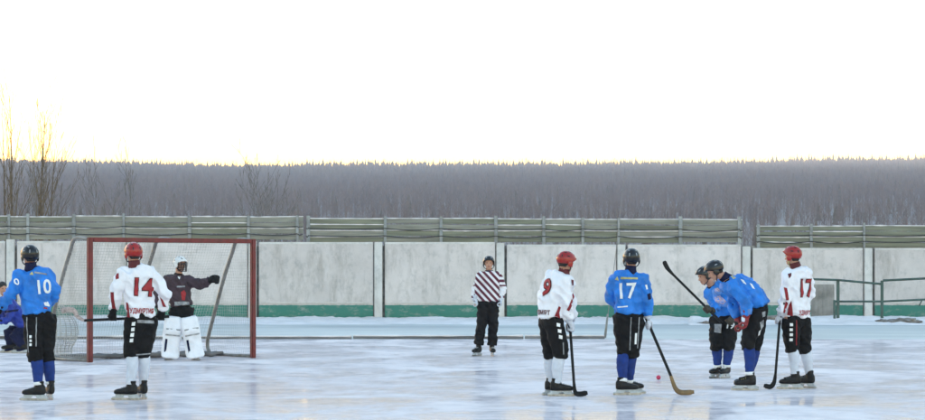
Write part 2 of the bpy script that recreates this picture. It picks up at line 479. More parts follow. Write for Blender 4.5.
def wall_material(name, seed, green=True, base=(0.46, 0.475, 0.49), dirtier=0.6):
    m, nt, bs, out = nodes_of(name)
    N, L = nt.nodes, nt.links
    tc = N.new("ShaderNodeTexCoord")
    def nz(scale, s, det=7, rough=0.65):
        mp = N.new("ShaderNodeMapping"); mp.inputs["Scale"].default_value = s; mp.inputs["Location"].default_value = (seed * 7.3, 0, seed)
        L.new(tc.outputs["Object"], mp.inputs["Vector"])
        n = N.new("ShaderNodeTexNoise"); n.inputs["Scale"].default_value = scale; n.inputs["Detail"].default_value = det; n.inputs["Roughness"].default_value = rough
        L.new(mp.outputs[0], n.inputs["Vector"]); return n.outputs["Fac"]
    def ramp(src, p0, p1, c0, c1):
        r = N.new("ShaderNodeValToRGB"); r.color_ramp.elements[0].position = p0; r.color_ramp.elements[1].position = p1
        r.color_ramp.elements[0].color = c0; r.color_ramp.elements[1].color = c1
        L.new(src, r.inputs[0]); return r.outputs[0]
    def mix(f, a, b):
        x = N.new("ShaderNodeMix"); x.data_type = 'RGBA'
        L.new(f, x.inputs["Factor"])
        if isinstance(a, tuple): x.inputs["A"].default_value = a
        else: L.new(a, x.inputs["A"])
        if isinstance(b, tuple): x.inputs["B"].default_value = b
        else: L.new(b, x.inputs["B"])
        return x.outputs["Result"]
    W = (1, 1, 1, 1); K = (0, 0, 0, 1)
    b2 = tuple(c * 0.80 for c in base)
    col = ramp(nz(1.1, (1, 1, 1)), 0.32, 0.7, (*b2, 1), (*base, 1))
    streak = ramp(nz(1.0, (1.3, 1, 0.35), 9, 0.75), 0.50, 0.75, K, (dirtier, dirtier, dirtier, 1))
    col = mix(streak, col, (0.22, 0.20, 0.175, 1))
    blot = ramp(nz(2.6, (1, 1, 1), 8, 0.75), 0.52, 0.70, K, (0.5, 0.5, 0.5, 1))
    col = mix(blot, col, (0.24, 0.245, 0.25, 1))
    rust = ramp(nz(1.0, (4.2, 1, 0.30), 4, 0.6), 0.66, 0.73, K, (0.75, 0.75, 0.75, 1))
    rmask = ramp(nz(0.8, (1, 1, 1.2), 3, 0.5), 0.50, 0.60, K, W)
    rm = N.new("ShaderNodeMath"); rm.operation = 'MULTIPLY'; L.new(rust, rm.inputs[0]); L.new(rmask, rm.inputs[1])
    col = mix(rm.outputs[0], col, (0.15, 0.115, 0.085, 1))
    if green:
        sp = N.new("ShaderNodeSeparateXYZ"); L.new(tc.outputs["Object"], sp.inputs[0])
        ns = nz(5.0, (1, 1, 1), 5)
        a = N.new("ShaderNodeMath"); a.operation = 'MULTIPLY_ADD'; L.new(ns, a.inputs[0]); a.inputs[1].default_value = 0.07; L.new(sp.outputs["Z"], a.inputs[2])
        g = ramp(a.outputs[0], 0.50, 0.515, W, K)
        gw = ramp(nz(2.2, (1, 1, 2.0), 8, 0.75), 0.52, 0.66, (0.040, 0.185, 0.145, 1), (0.24, 0.29, 0.26, 1))
        col = mix(g, col, gw)
    L.new(col, bs.inputs["Base Color"])
    bs.inputs["Roughness"].default_value = 0.85
    bp = N.new("ShaderNodeBump"); bp.inputs["Strength"].default_value = 0.3; bp.inputs["Distance"].default_value = 0.02
    L.new(nz(9, (1, 1, 1)), bp.inputs["Height"]); L.new(bp.outputs[0], bs.inputs["Normal"])
    return m

WM = [wall_material("wall_paint", 1.0, True, (0.73, 0.675, 0.67), 0.65), wall_material("wall_paint_worn", 2.7, True, (0.685, 0.63, 0.62), 0.85),
      wall_material("wall_paint_grey", 4.1, True, (0.64, 0.59, 0.58), 0.9)]
PM = wall_material("pillar_paint", 6.2, False, (0.70, 0.68, 0.67), 0.5)
KM = mat("joint_mortar", (0.24, 0.23, 0.22), 0.9, 0.3, 6)  # dark mortar colour of the wall joints, also on the backing slab
wall = empty("perimeter_wall", (0, YW, 0), "long pale concrete panel wall with green painted base behind the rink", "wall")
bm = bmesh.new(); box(bm, (0, 0.26, 1.15), (90, 0.12, 2.4)); build("backing_slab", bm, KM, wall)
pill = [-232, -110, 11, 132, 253, 379, 501, 622, 747, 869, 991, 1113]
def top_row(px): return 241 if px < 250 else (242 if px < 495 else (244.5 if px < 745 else 248))
for k, (a, b) in enumerate(zip(pill, pill[1:])):
    t = wz(top_row((a + b) / 2))
    x0, x1 = wx(a) + 0.17, wx(b) - 0.17
    bm = bmesh.new()
    box(bm, ((x0 + x1) / 2, 0.10, t / 2 - 0.1), (x1 - x0 - 0.03, 0.16, t + 0.2), bev=0.012)
    o = build("panel", bm, WM[(k * 2 + (1 if a > 600 else 0)) % 3] if a < 700 else WM[1 + k % 2], wall)
    # raised rim along the top of the panel and above the painted base
    bm = bmesh.new()
    box(bm, ((x0 + x1) / 2, 0.06, t - 0.035), (x1 - x0 - 0.05, 0.1, 0.06), bev=0.008)
    build("coping", bm, PM, o)
    bm = bmesh.new()
    box(bm, ((x0 + x1) / 2, 0.012, 0.545), (x1 - x0 - 0.05, 0.05, 0.035), bev=0.008)
    build("ledge", bm, PM, o)
for k, a in enumerate(pill):
    t = wz(top_row(a + 3)) + (0.0 if k % 2 else 0.05)
    bm = bmesh.new()
    box(bm, (wx(a) - 0.02, 0.06, t / 2 - 0.1), (0.25, 0.2, t + 0.2), bev=0.015)
    o = build("pillar", bm, PM, wall)
    bm = bmesh.new()
    box(bm, (wx(a) - 0.160, 0.085, t / 2 - 0.1), (0.028, 0.1, t + 0.18))
    build("joint", bm, KM, o)

# --- board fences on top of the wall
def fence(px0, px1, y_top0, y_top1, y_bot, posts, label, seed, mats):
    rng = random.Random(seed)
    root = empty("board_fence", (0, YW + 0.2, 0), label, "fence", "board fences along the top of the wall")
    nb = 4
    x0, x1 = wx(px0), wx(px1)
    for j in range(nb):
        # boards run between posts, slightly out of level
        seg = [px0] + [p for p in posts if px0 + 6 < p < px1 - 6] + [px1]
        for a, b in zip(seg, seg[1:]):
            f0 = (a - px0) / (px1 - px0); f1 = (b - px0) / (px1 - px0)
            za = wz(y_top0 + (y_top1 - y_top0) * f0); zb = wz(y_top0 + (y_top1 - y_top0) * f1); zbo = wz(y_bot)
            h = ((za + zb) / 2 - zbo) / nb
            zc0 = zbo + (za - zbo) * (j + 0.5) / nb + rng.uniform(-.012, .012)
            zc1 = zbo + (zb - zbo) * (j + 0.5) / nb + rng.uniform(-.012, .012)
            bm = bmesh.new()
            hh = h * rng.uniform(0.40, 0.47)
            xa, xb = wx(a) + 0.004, wx(b) - 0.004
            yy = rng.uniform(-.012, .012)
            n = 8
            secs = []
            for i in range(n + 1):
                q = i / n
                z = zc0 + (zc1 - zc0) * q + 0.012 * noise.noise(Vector((xa + q * 5, j * 3.1, seed)))
                secs.append((Vector((xa + (xb - xa) * q, yy, z)), Vector((0, 0, 1)), Vector((0, 1, 0)), hh * (1 + 0.06 * noise.noise(Vector((q * 9, j, seed)))), 0.014, 12))
            loft(bm, secs, 12)
            build("board", bm, mats[rng.randrange(len(mats))], root)
            if j in (1, 3) or rng.random() < 0.3:      # snow lying on the board edge
                bm = bmesh.new()
                secs = []
                for i in range(n * 2 + 1):
                    q = i / (n * 2)
                    z = zc0 + (zc1 - zc0) * q + hh + 0.004
                    secs.append((Vector((xa + (xb - xa) * q, yy - 0.006, z)), Vector((0, 0, 1)), Vector((0, 1, 0)), 0.016 + 0.016 * noise.noise(Vector((q * 7 + xa, j, seed))), 0.022))
                loft(bm, secs, 8)
                build("snow_strip", bm, M['snow'], root, smooth=True)
    for p in posts:
        f = (p - px0) / (px1 - px0)
        zt = wz(y_top0 + (y_top1 - y_top0) * f) + rng.uniform(0.02, 0.12)
        low = wz(y_bot + rng.choice([2, 3, 20]))
        bm = bmesh.new()
        box(bm, (wx(p), -0.045, (zt + low) / 2), (rng.uniform(0.07, 0.12), 0.06, zt - low), bev=0.008)
        build("fence_post", bm, M['fence_post'], root)
    for j in range(2):                                   # loose cables stapled to the boards
        bm = bmesh.new(); pts = []
        seg = [px0] + [p for p in posts if px0 < p < px1] + [px1]
        base = y_top0 + (y_bot - y_top0) * (0.42 + 0.3 * j)
        for a, b in zip(seg, seg[1:]):
            sag = rng.uniform(0.01, 0.07)
            for i in range(10):
                q = i / 10
                f = (a + (b - a) * q - px0) / (px1 - px0)
                pts.append((wx(a + (b - a) * q), -0.085, wz(base + (y_top1 - y_top0) * f * 0.6) - sag * 4 * q * (1 - q)))
        tube(bm, pts, 0.014, 6, ref=(0, 0, 1))
        build("cable", bm, M['cable'], root, smooth=True)
    return root
A, B_ = M['fence_wood'], M['fence_wood2']
fence(-240, 303, 215.5, 216.5, 240, [-226, -150, -90, -30, 8, 27, 73, 123, 189, 248, 297], "weathered pale board fence on the wall behind the goal", 3, [B_, B_, A])
fence(306, 743, 217.5, 219.5, 242.5, [308, 385, 441, 496, 544, 583, 619, 681, 740], "sagging greenish board fence on the wall behind the referee", 8, [A, B_])
fence(757, 1110, 226, 225, 247.5, [759, 812, 865, 930, 1000, 1060], "lower green board fence on the wall behind the metal handrail", 15, [A])

# --- snow bank at the foot of the wall
def bank_z(x, y):
    t = (y - 70.5 - 1.5 * noise.noise(Vector((x * 0.35, 0, 7))) - 0.5 * noise.noise(Vector((x * 1.7, 0, 7)))) / 6.2
    h = 0.06 * max(0, min(1, t * 1.8)) + 0.05 * max(0, t - 0.3) ** 1.5 + 0.055 * noise.noise(Vector((x * 5.5, y * 3.5, 1))) * max(0, min(1, t * 3)) * (0.5 + noise.noise(Vector((x * 0.4, 3, 3))))
    nz = noise.noise(Vector((x * 0.9, y * 1.1, 0))) * 0.6 + noise.noise(Vector((x * 2.9, y * 2.9, 5))) * 0.4
    h += 0.085 * nz * max(0, min(1, t * 3)) + 0.10 * max(0, noise.noise(Vector((x * 0.5, y * 0.4, 9)))) * max(0, min(1, t * 2))
    px = 462.5 + x / y * F
    if 690 < px < 1000 and y > 70:
        h += 0.19 * math.exp(-((y - 72.5) / 1.7) ** 2) * (0.55 + 0.8 * noise.noise(Vector((x * 1.6, y * 1.3, 2))))
    return max(h, 0.0) - 0.020 + 0.012 * min(1, max(h, 0) * 60)
sheet("snow_bank", -40, 40, 67.0, 76.55, 0, M['snow'], 900, 60, bank_z)

# --- dirty snow lumps on the bank
for (px, py, Y, s, lb) in [(708, 326, 70.8, 0.20, "grey icy lump on the snow bank left of the white posts"), (771, 322, 71.8, 0.22, "dirty dark snow lump beside the white player at the wall"),
                       (905, 325, 71.0, 0.24, "flat dirty snow lump below the handrail at far right"), (885, 324.5, 71.2, 0.15, "small dark snow lump under the handrail")]:
    c = P(px, py, Y)
    bm = bmesh.new()
    bmesh.ops.create_icosphere(bm, subdivisions=4, radius=1)
    for v in bm.verts:
        q = v.co.copy()
        r = 1 + 0.7 * noise.noise(q * 1.9 + Vector((px, 0, 0))) + 0.5 * noise.noise(q * 5 + Vector((px, 0, 0)))
        v.co = Vector((q.x * s * 1.7 * r, q.y * s * r, q.z * s * 0.42 * r))
    o = build("snow_lump", bm, M['dirty_snow'], None, (c.x, Y, bank_z(c.x, Y) - 0.02), smooth=True)
    tag(o, lb, "snow lump", "dirty snow lumps on the bank")

# --- low board along the far rink edge
eb = empty("rink_edge_board", (0, 55.0, 0), "low dark board with snowy top along the far edge of the ice", "rink board")
xa = -22.0
kk = 0
while xa < 3.0:
    xb = min(xa + 3.9, 3.25)
    bm = bmesh.new()
    z0 = 0.018 * noise.noise(Vector((xa, 0, 4)))
    box(bm, ((xa + xb) / 2, 0.02 * (kk % 3), 0.03 + z0), (xb - xa - 0.03, 0.035, 0.07), bev=0.006)
    o = build("plank", bm, M['board_dark'], eb)
    bm = bmesh.new(); secs = []
    for i in range(17):
        q = i / 16
        secs.append((Vector((xa + 0.02 + (xb - xa - 0.05) * q, 0.02 * (kk % 3) + 0.02, 0.070 + z0)), Vector((0, 0, 1)), Vector((0, 1, 0)), 0.020 + 0.030 * noise.noise(Vector((xa + q * 9, 1, 2))), 0.05))
    loft(bm, secs, 8)
    build("snow_strip", bm, M['snow'], o, smooth=True)
    xa = xb; kk += 1

# --- thin leaning pole at the corner of the rink
pb = P(605, 337, 56.2); pb.z = 0
pt = P(625, 168, 56.2)
cp = empty("corner_pole", pb, "very thin pale pole leaning right beside the striped-shirt side of the far corner", "pole")
cp["label"] = "very thin tall pale pole leaning right behind the blue player numbered 17"
bm = bmesh.new(); tube(bm, [Vector((0, 0, 0)), (pt - pb) * 0.5 + Vector((0.02, 0, 0)), pt - pb], [0.009, 0.007, 0.004], 6)
build("shaft", bm, M['pole_pale'], cp, smooth=True)
bm = bmesh.new(); tube(bm, [Vector((0, 0, 0)), (pt - pb) * 0.14], [0.03, 0.022], 8)
build("sleeve", bm, M['pole_pale'], cp, smooth=True)

# --- handrail by the wall, right
def handrail():
    Y = 72.5
    base = P(880, 322, Y); base.z = 0
    root = empty("metal_handrail", base, "grey metal handrail with two rails in front of the wall at right", "handrail")
    def q(px, py): return P(px, py, Y) - base
    def pipe(name, pts, r):
        bm = bmesh.new(); tube(bm, pts, r, 8); return build(name, bm, M['rail_steel'], root, smooth=True)
    for px, t, bt, w in [(838, 281, 323, 0.052), (882, 280.5, 322, 0.05), (962, 279, 322, 0.05)]:
        bm = bmesh.new(); a = q(px, t); b = q(px, bt); b.z = 0.02
        box(bm, (a + b) / 2, (w * 1.7, w * 1.5, (a - b).length), bev=0.008); build("post", bm, M['rail_steel'], root)
    bm = bmesh.new(); a = q(834.5, 300); b = q(834.5, 322); b.z = 0.02
    box(bm, (a + b) / 2, (0.07, 0.06, (a - b).length), bev=0.008); build("short_post", bm, M['rail_steel'], root)
    pipe("top_rail", [q(805, 279), q(838, 280), q(881, 284)], 0.034)
    pipe("top_rail", [q(883, 280.5), q(925, 278.5), q(1000, 276)], 0.036)
    pipe("mid_rail", [q(834, 301.5), q(882, 301.5), q(925, 299.5), q(1000, 297)], 0.032)
    pipe("brace", [q(919, 306), q(922, 300.5)], 0.02)
handrail()
# stained sheet metal screen leaning behind the handrail
c = P(823, 303, 74.6); c.z = 0.12
bm = bmesh.new(); box(bm, (0, 0, 0.50), (0.72, 0.03, 1.05), bev=0.01)
for i in range(5): box(bm, (-0.28 + 0.14 * i, -0.02, 0.5), (0.02, 0.012, 0.98))
o = build("sheet_metal_screen", bm, M['mesh_grey'], None, c); o.rotation_euler = (math.radians(-6), 0, 0)
tag(o, "stained grey sheet metal screen leaning on the wall beside the handrail", "metal screen")

# --- bare trees behind the fence
def bare_tree(px, Y, top_py, label, seed, mats, spread=0.5, lean=0.0, levels=3, stems=1, r0=0.068):
    rng = random.Random(seed)
    x = (px - 462.5) * Y / F
    H = CAMZ + (HZ - top_py) * Y / F
    root = empty("bare_tree", (x, Y, 0), label, "tree", "bare saplings behind the fence")
    tb, cb = bmesh.new(), bmesh.new()
    def grow(p, d, length, r, lev, bm):
        n = 7
        pts = [p.copy()]; rs = [r]
        q = p.copy(); dd = d.copy()
        for i in range(n):
            dd = (dd + Vector((rng.uniform(-.07, .07) * (1 if lev else .35), rng.uniform(-.07, .07) * (1 if lev else .35), 0.05 if lev else 0.0))).normalized()
            q = q + dd * (length / n); pts.append(q.copy()); rs.append(max(0.005, r * (1 - (i + 1) / n * 0.9)))
        tube(bm, pts, rs, 5 if lev else 7)
        if lev >= levels: return
        cnt = (11 if lev == 0 else 4 if lev == 1 else 2)
        for i in range(cnt):
            f = (0.22 + 0.74 * (i + rng.random()) / cnt) if lev == 0 else (0.15 + 0.8 * (i + rng.random()) / cnt)
            k = min(n - 1, int(f * n)); w = f * n - k
            pp = pts[k].lerp(pts[k + 1], w)
            a = rng.random() * 6.283
            tdir = (pts[k + 1] - pts[k]).normalized()
            side = Vector((math.cos(a), math.sin(a), 0))
            nd = (tdir + side * spread * rng.uniform(0.6, 1.2)).normalized()
            grow(pp, nd, length * rng.uniform(0.28, 0.5) * (1.15 - 0.55 * f), max(0.006, rs[k] * 0.45), lev + 1, cb)
    for s in range(stems):
        l = lean + (s - (stems - 1) / 2) * 0.10
        hs = H * (1 - 0.14 * s)
        grow(Vector((s * 0.15, 0, 0)), Vector((l, rng.uniform(-.05, .05), 1)).normalized(), hs, r0, 0, tb)
    build("trunk", tb, mats[0], root, smooth=True)
    build("branches", cb, mats[1], root, smooth=True)
BT = (M['bark'], M['twig']); BG = (M['twig_grey'], M['twig_grey'])
bare_tree(12, 92, 96, "tallest bare golden sapling rising above the ridge at far left", 4, BT, 0.42, 0.035, 3, 1)
bare_tree(6, 95, 120, "bare sapling at the left edge behind the tallest one", 9, BT, 0.38, -0.01, 3, 1)
bare_tree(31, 90, 117, "slim bare sapling leaning right beside the tallest one", 21, BT, 0.40, 0.07, 3, 1)
bare_tree(40, 98, 122, "twin-stemmed bare sapling right of the two leaning ones", 33, BT, 0.40, 0.05, 3, 2)
bare_tree(18, 99, 150, "short bushy bare sapling low behind the fence at left", 35, BG, 0.6, 0.15, 3, 3, 0.035)
bare_tree(95, 99, 172, "low bare sapling behind the fence left of the goal", 41, BG, 0.55, 0.05, 3, 2, 0.03)
bare_tree(128, 97, 165, "bare sapling behind the fence above the white player numbered 14", 46, BG, 0.45, 0.0, 3, 1, 0.03)
bare_tree(272, 99, 168, "bushy bare sapling behind the fence above the right goal post", 52, BG, 0.6, 0.02, 3, 3, 0.03)
bare_tree(255, 104, 178, "small bare sapling just left of the bushy one above the goal", 55, BG, 0.55, 0.0, 3, 2, 0.03)

# ------------------------------------------------------------------ goal
def goal():
    G = Vector((-6.31, 41.0, 0)); GR = Vector((-3.73, 43.1, 0))
    u = (GR - G).normalized(); W = (GR - G).length
    back = Vector((-u.y, u.x, 0))
    H = 2.12
    mid = (G + GR) / 2
    root = empty("bandy_goal", mid, "red-framed bandy goal with grey net and curved back supports", "goal")
    o = lambda a, b, z: (G - mid) + u * a + back * b + Vector((0, 0, z))
    rot = Matrix((u, back, Vector((0, 0, 1)))).transposed()
    for a in (0, W):
        bm = bmesh.new(); box(bm, o(a, 0, H / 2), (0.085, 0.085, H), rot, 0.01); build("post", bm, M['red_paint'], root)
    bm = bmesh.new(); box(bm, o(W / 2, 0, H - 0.04), (W - 0.09, 0.085, 0.08), rot, 0.01); build("crossbar", bm, M['red_paint'], root)
    prof = [(0.04, H - 0.03), (0.40, H - 0.005), (0.56, H - 0.06), (0.65, H - 0.22), (0.90, 1.48), (1.16, 0.95), (1.43, 0.38), (1.47, 0.17), (1.38, 0.03)]
    for a, b2 in ((0, 0.0), (W / 2, 0.02), (W, 0.0)):
        bm = bmesh.new(); tube(bm, bez([o(a, b, z) for b, z in prof], 5), 0.034, 8, ref=u); build("back_support", bm, M['grey_pipe'], root, smooth=True)
    bm = bmesh.new()
    for a in (0, W): tube(bm, [o(a, 0.05, 0.035), o(a, 1.42, 0.035)], 0.028, 8)
    tube(bm, [o(0, 1.42, 0.04), o(W, 1.42, 0.04)], 0.03, 8)
    build("base_frame", bm, M['grey_pipe'], root, smooth=True)
    # net: cords along both directions of every panel
    prof_f = bez([Vector((b, z, 0)) for b, z in prof], 6)
    def sag(a, b, z, k):
        s = 0.05 * noise.noise(Vector((a * 1.3, z * 1.7 + k, b)))
        return s
    bm = bmesh.new()
    step = 0.055; r = 0.0023
    na = int(W / step)
    L = [0.0]
    for p, q in zip(prof_f, prof_f[1:]): L.append(L[-1] + (q - p).length)
    def at(s):
        for i in range(len(L) - 1):
            if s <= L[i + 1]:
                t = (s - L[i]) / (L[i + 1] - L[i]); v = prof_f[i].lerp(prof_f[i + 1], t); return v.x, v.y
        return prof_f[-1].x, prof_f[-1].y
    ns = int(L[-1] / step)
    def node(i, j):
        a = W * i / na; b, z = at(L[-1] * j / ns)
        edge = min(1, min(i, na - i) / 5) * min(1, min(j, ns - j) / 5)
        d = 0.10 * edge * noise.noise(Vector((a * 1.1, z * 1.4, 0.7)))
        return o(a, b + d * 0.8 + 0.05 * edge * (1 - z / H), max(0.012, z + d * 0.3 - 0.02))
    for i in range(na + 1):
        tube(bm, [node(i, j) for j in range(0, ns + 1)], r, 3, ref=u, cap=False)
    for j in range(ns + 1):
        tube(bm, [node(i, j) for i in range(0, na + 1)], r, 3, ref=(0, 0, 1), cap=False)
    build("back_net", bm, M['net'], root, smooth=True)
    for a in (0.0, W):
        bm = bmesh.new()
        nz_ = int(H / step)
        def inside(b, z):
            # largest depth of the frame at height z
            best = 0.56
            for v in prof_f:
                if v.x > 0.5 and v.y >= z: best = max(best, v.x)
            if z < 0.14: best = 1.47
            return b <= best
        def dep(z):
            best = 0.5
            for v0, v1 in zip(prof_f, prof_f[1:]):
                lo, hi = sorted((v0.y, v1.y))
                if lo <= z <= hi and hi > lo and v0.x > 0.4:
                    best = max(best, v0.x + (v1.x - v0.x) * (z - v0.y) / (v1.y - v0.y))
            return best
        def bul(b, z):
            e = min(1, b * 4) * min(1, max(0, dep(z) - b) * 4) * min(1, z * 3)
            return (1 if a > 0 else -1) * 0.06 * e * (0.6 + noise.noise(Vector((b * 2, z * 2, a))))
        for k in range(nz_ + 1):
            z = 0.02 + (H - 0.06) * k / nz_
            D = dep(z); m = max(4, int(D / 0.15))
            tube(bm, [o(a + bul(D * i / m, z), 0.04 + (D - 0.04) * i / m, z) for i in range(m + 1)], r, 3, ref=(0, 0, 1), cap=False)
        k = 0.04
        while k < 1.48:
            zs = [z for z in [0.02 + (H - 0.06) * q / 40 for q in range(41)] if dep(z) >= k]
            if len(zs) > 1: tube(bm, [o(a + bul(k, z), k, z) for z in zs], r, 3, ref=u, cap=False)
            k += step
        build("side_net", bm, M['net'], root, smooth=True)
    # net gathered and frozen on the ground along the back
    bm = bmesh.new()
    rg = random.Random(2)
    for k in range(5):
        pts = [o(W * i / 24, 1.36 - 0.10 * k + 0.05 * rg.uniform(-1, 1), 0.035 + 0.04 * rg.random()) for i in range(25)]
        tube(bm, pts, [0.022 + 0.02 * rg.random() for _ in pts], 6, ref=(0, 0, 1))
    build("gathered_net", bm, M['net_dark'], root, smooth=True)
    # loose bag of net hanging at the rear left corner
    bm = bmesh.new()
    n, m = 26, 14
    def bag(i, j):
        t = i / n; s = j / m
        z = 0.92 * (1 - t) + 0.03
        w = 0.10 + 0.16 * math.sin(min(1, t * 1.25) * math.pi * 0.82)
        ang = math.pi * 2 * s
        return o(0.06 + 0.9 * w + w * math.cos(ang) * 0.9, 1.25 + 0.06 + 0.10 * math.sin(ang) * (0.5 + t), z)
    for j in range(m):
        tube(bm, [bag(i, j) for i in range(n + 1)], 0.006, 3, cap=False)
    for i in range(n + 1):
        tube(bm, [bag(i, j) for j in range(m + 1)], 0.006, 3, ref=(0, 0, 1), cap=False)
    build("net_fold", bm, M['net'], root, smooth=True)
goal()

# ------------------------------------------------------------------ people
def hand_shapes(bm, wrist, grip, axis, rg, scale=1.0, pad=0.0):
    """palm + four fingers closing round an axis through grip + thumb"""
    a = axis.normalized()
    u = grip - wrist; u = u - a * u.dot(a)
    if u.length < 1e-4: u = Vector((0, 0, -1)) - a * a.z
    u.normalize()
    n = a.cross(u)
    R = rg + (0.010 + pad) * scale
    tk = 0.016 * scale + pad
    kn = grip - n * (R + 0.004) + u * 0.012
    heel = kn - u * 0.075 * scale
    loft(bm, [(wrist, a, n, 0.030 * scale + pad, 0.024 * scale + pad), (heel.lerp(wrist, 0.3), a, n, 0.036 * scale + pad, tk + 0.002, 2.6),
              (heel.lerp(kn, 0.55), a, n, 0.042 * scale + pad, tk, 3), (kn, a, n, 0.041 * scale + pad, tk * 0.9, 3)], 12)
    lens = [0.85, 1.0, 0.95, 0.75]
    for i in range(4):
        s = (i - 1.5) * 0.0225 * (scale + pad * 14)
        end = -75 + 235 * lens[i]
        pts, rs = [], []
        for k in range(7):
            th = math.radians(-88 + (end + 88) * k / 6)
            pts.append(grip + a * s + (u * math.cos(th) + n * math.sin(th)) * (R + 0.002 * (i % 2)))
            rs.append((0.0105 - 0.0006 * k) * scale + pad * 0.7)
        tube(bm, pts, rs, 7, ref=a)
    pts, rs = [], []
    for k in range(5):
        th = math.radians(-125 - 95 * k / 4)
        pts.append(grip - a * (0.048 * scale) * (-1 if False else 1) * (1 - 0.12 * k) + (u * math.cos(th) + n * math.sin(th)) * (R + 0.006))
        rs.append((0.0125 - 0.0008 * k) * scale + pad * 0.7)
    tube(bm, pts, rs, 7, ref=a)

def text_mesh(txt, size, bold):
    cu = bpy.data.curves.new("t", 'FONT')
    cu.body = txt; cu.size = size; cu.align_x = 'CENTER'; cu.align_y = 'CENTER'; cu.offset = bold; cu.resolution_u = 3
    o = bpy.data.objects.new("t", cu); COL.objects.link(o)
    bpy.context.view_layer.update()
    dg = bpy.context.evaluated_depsgraph_get()
    me = bpy.data.meshes.new_from_object(o.evaluated_get(dg))
    bpy.data.objects.remove(o); bpy.data.curves.remove(cu)
    bm = bmesh.new(); bm.from_mesh(me); bpy.data.meshes.remove(me)
    return bm

def refine(bm, L):
    bmesh.ops.triangulate(bm, faces=bm.faces[:])
    for _ in range(5):
        es = [e for e in bm.edges if e.calc_length() > L]
        if not es: break
        bmesh.ops.subdivide_edges(bm, edges=es, cuts=1)
        bmesh.ops.triangulate(bm, faces=bm.faces[:])

def project(bm, origin, u, v, d, bvh, off=0.004):
    bad = []
    for q in bm.verts:
        p = origin + u * q.co.x + v * q.co.y - d * 0.8
        hit, nrm, idx, dist = bvh.ray_cast(p, d)
        if hit is None: bad.append(q)
        else:
            if nrm.dot(d) > 0: nrm = -nrm
            q.co = hit - d * off * 0.5 + nrm * off * 0.5
    if bad: bmesh.ops.delete(bm, geom=bad, context='VERTS')

def bvh_of(me):
    return BVHTree.FromPolygons([v.co.copy() for v in me.vertices], [tuple(p.vertices) for p in me.polygons])

class Person:
    def __init__(s, Y, root_px, label, group):
        s.Y = Y
        s.base = Vector(((root_px - 462.5) * Y / F, Y, 0))
        s.root = empty("person", s.base, label, "person", group)
        s.uv = abs(hash(label)) % 97
        s.seed = sum(ord(c) for c in label) % 89
    def q(s, px, py, d=0.0):
        return P(px, py, s.Y + d) - s.base
    def px(s, t): return s.q(*t)

def orth(v, t):
    v = v - t * v.dot(t); return v.normalized()

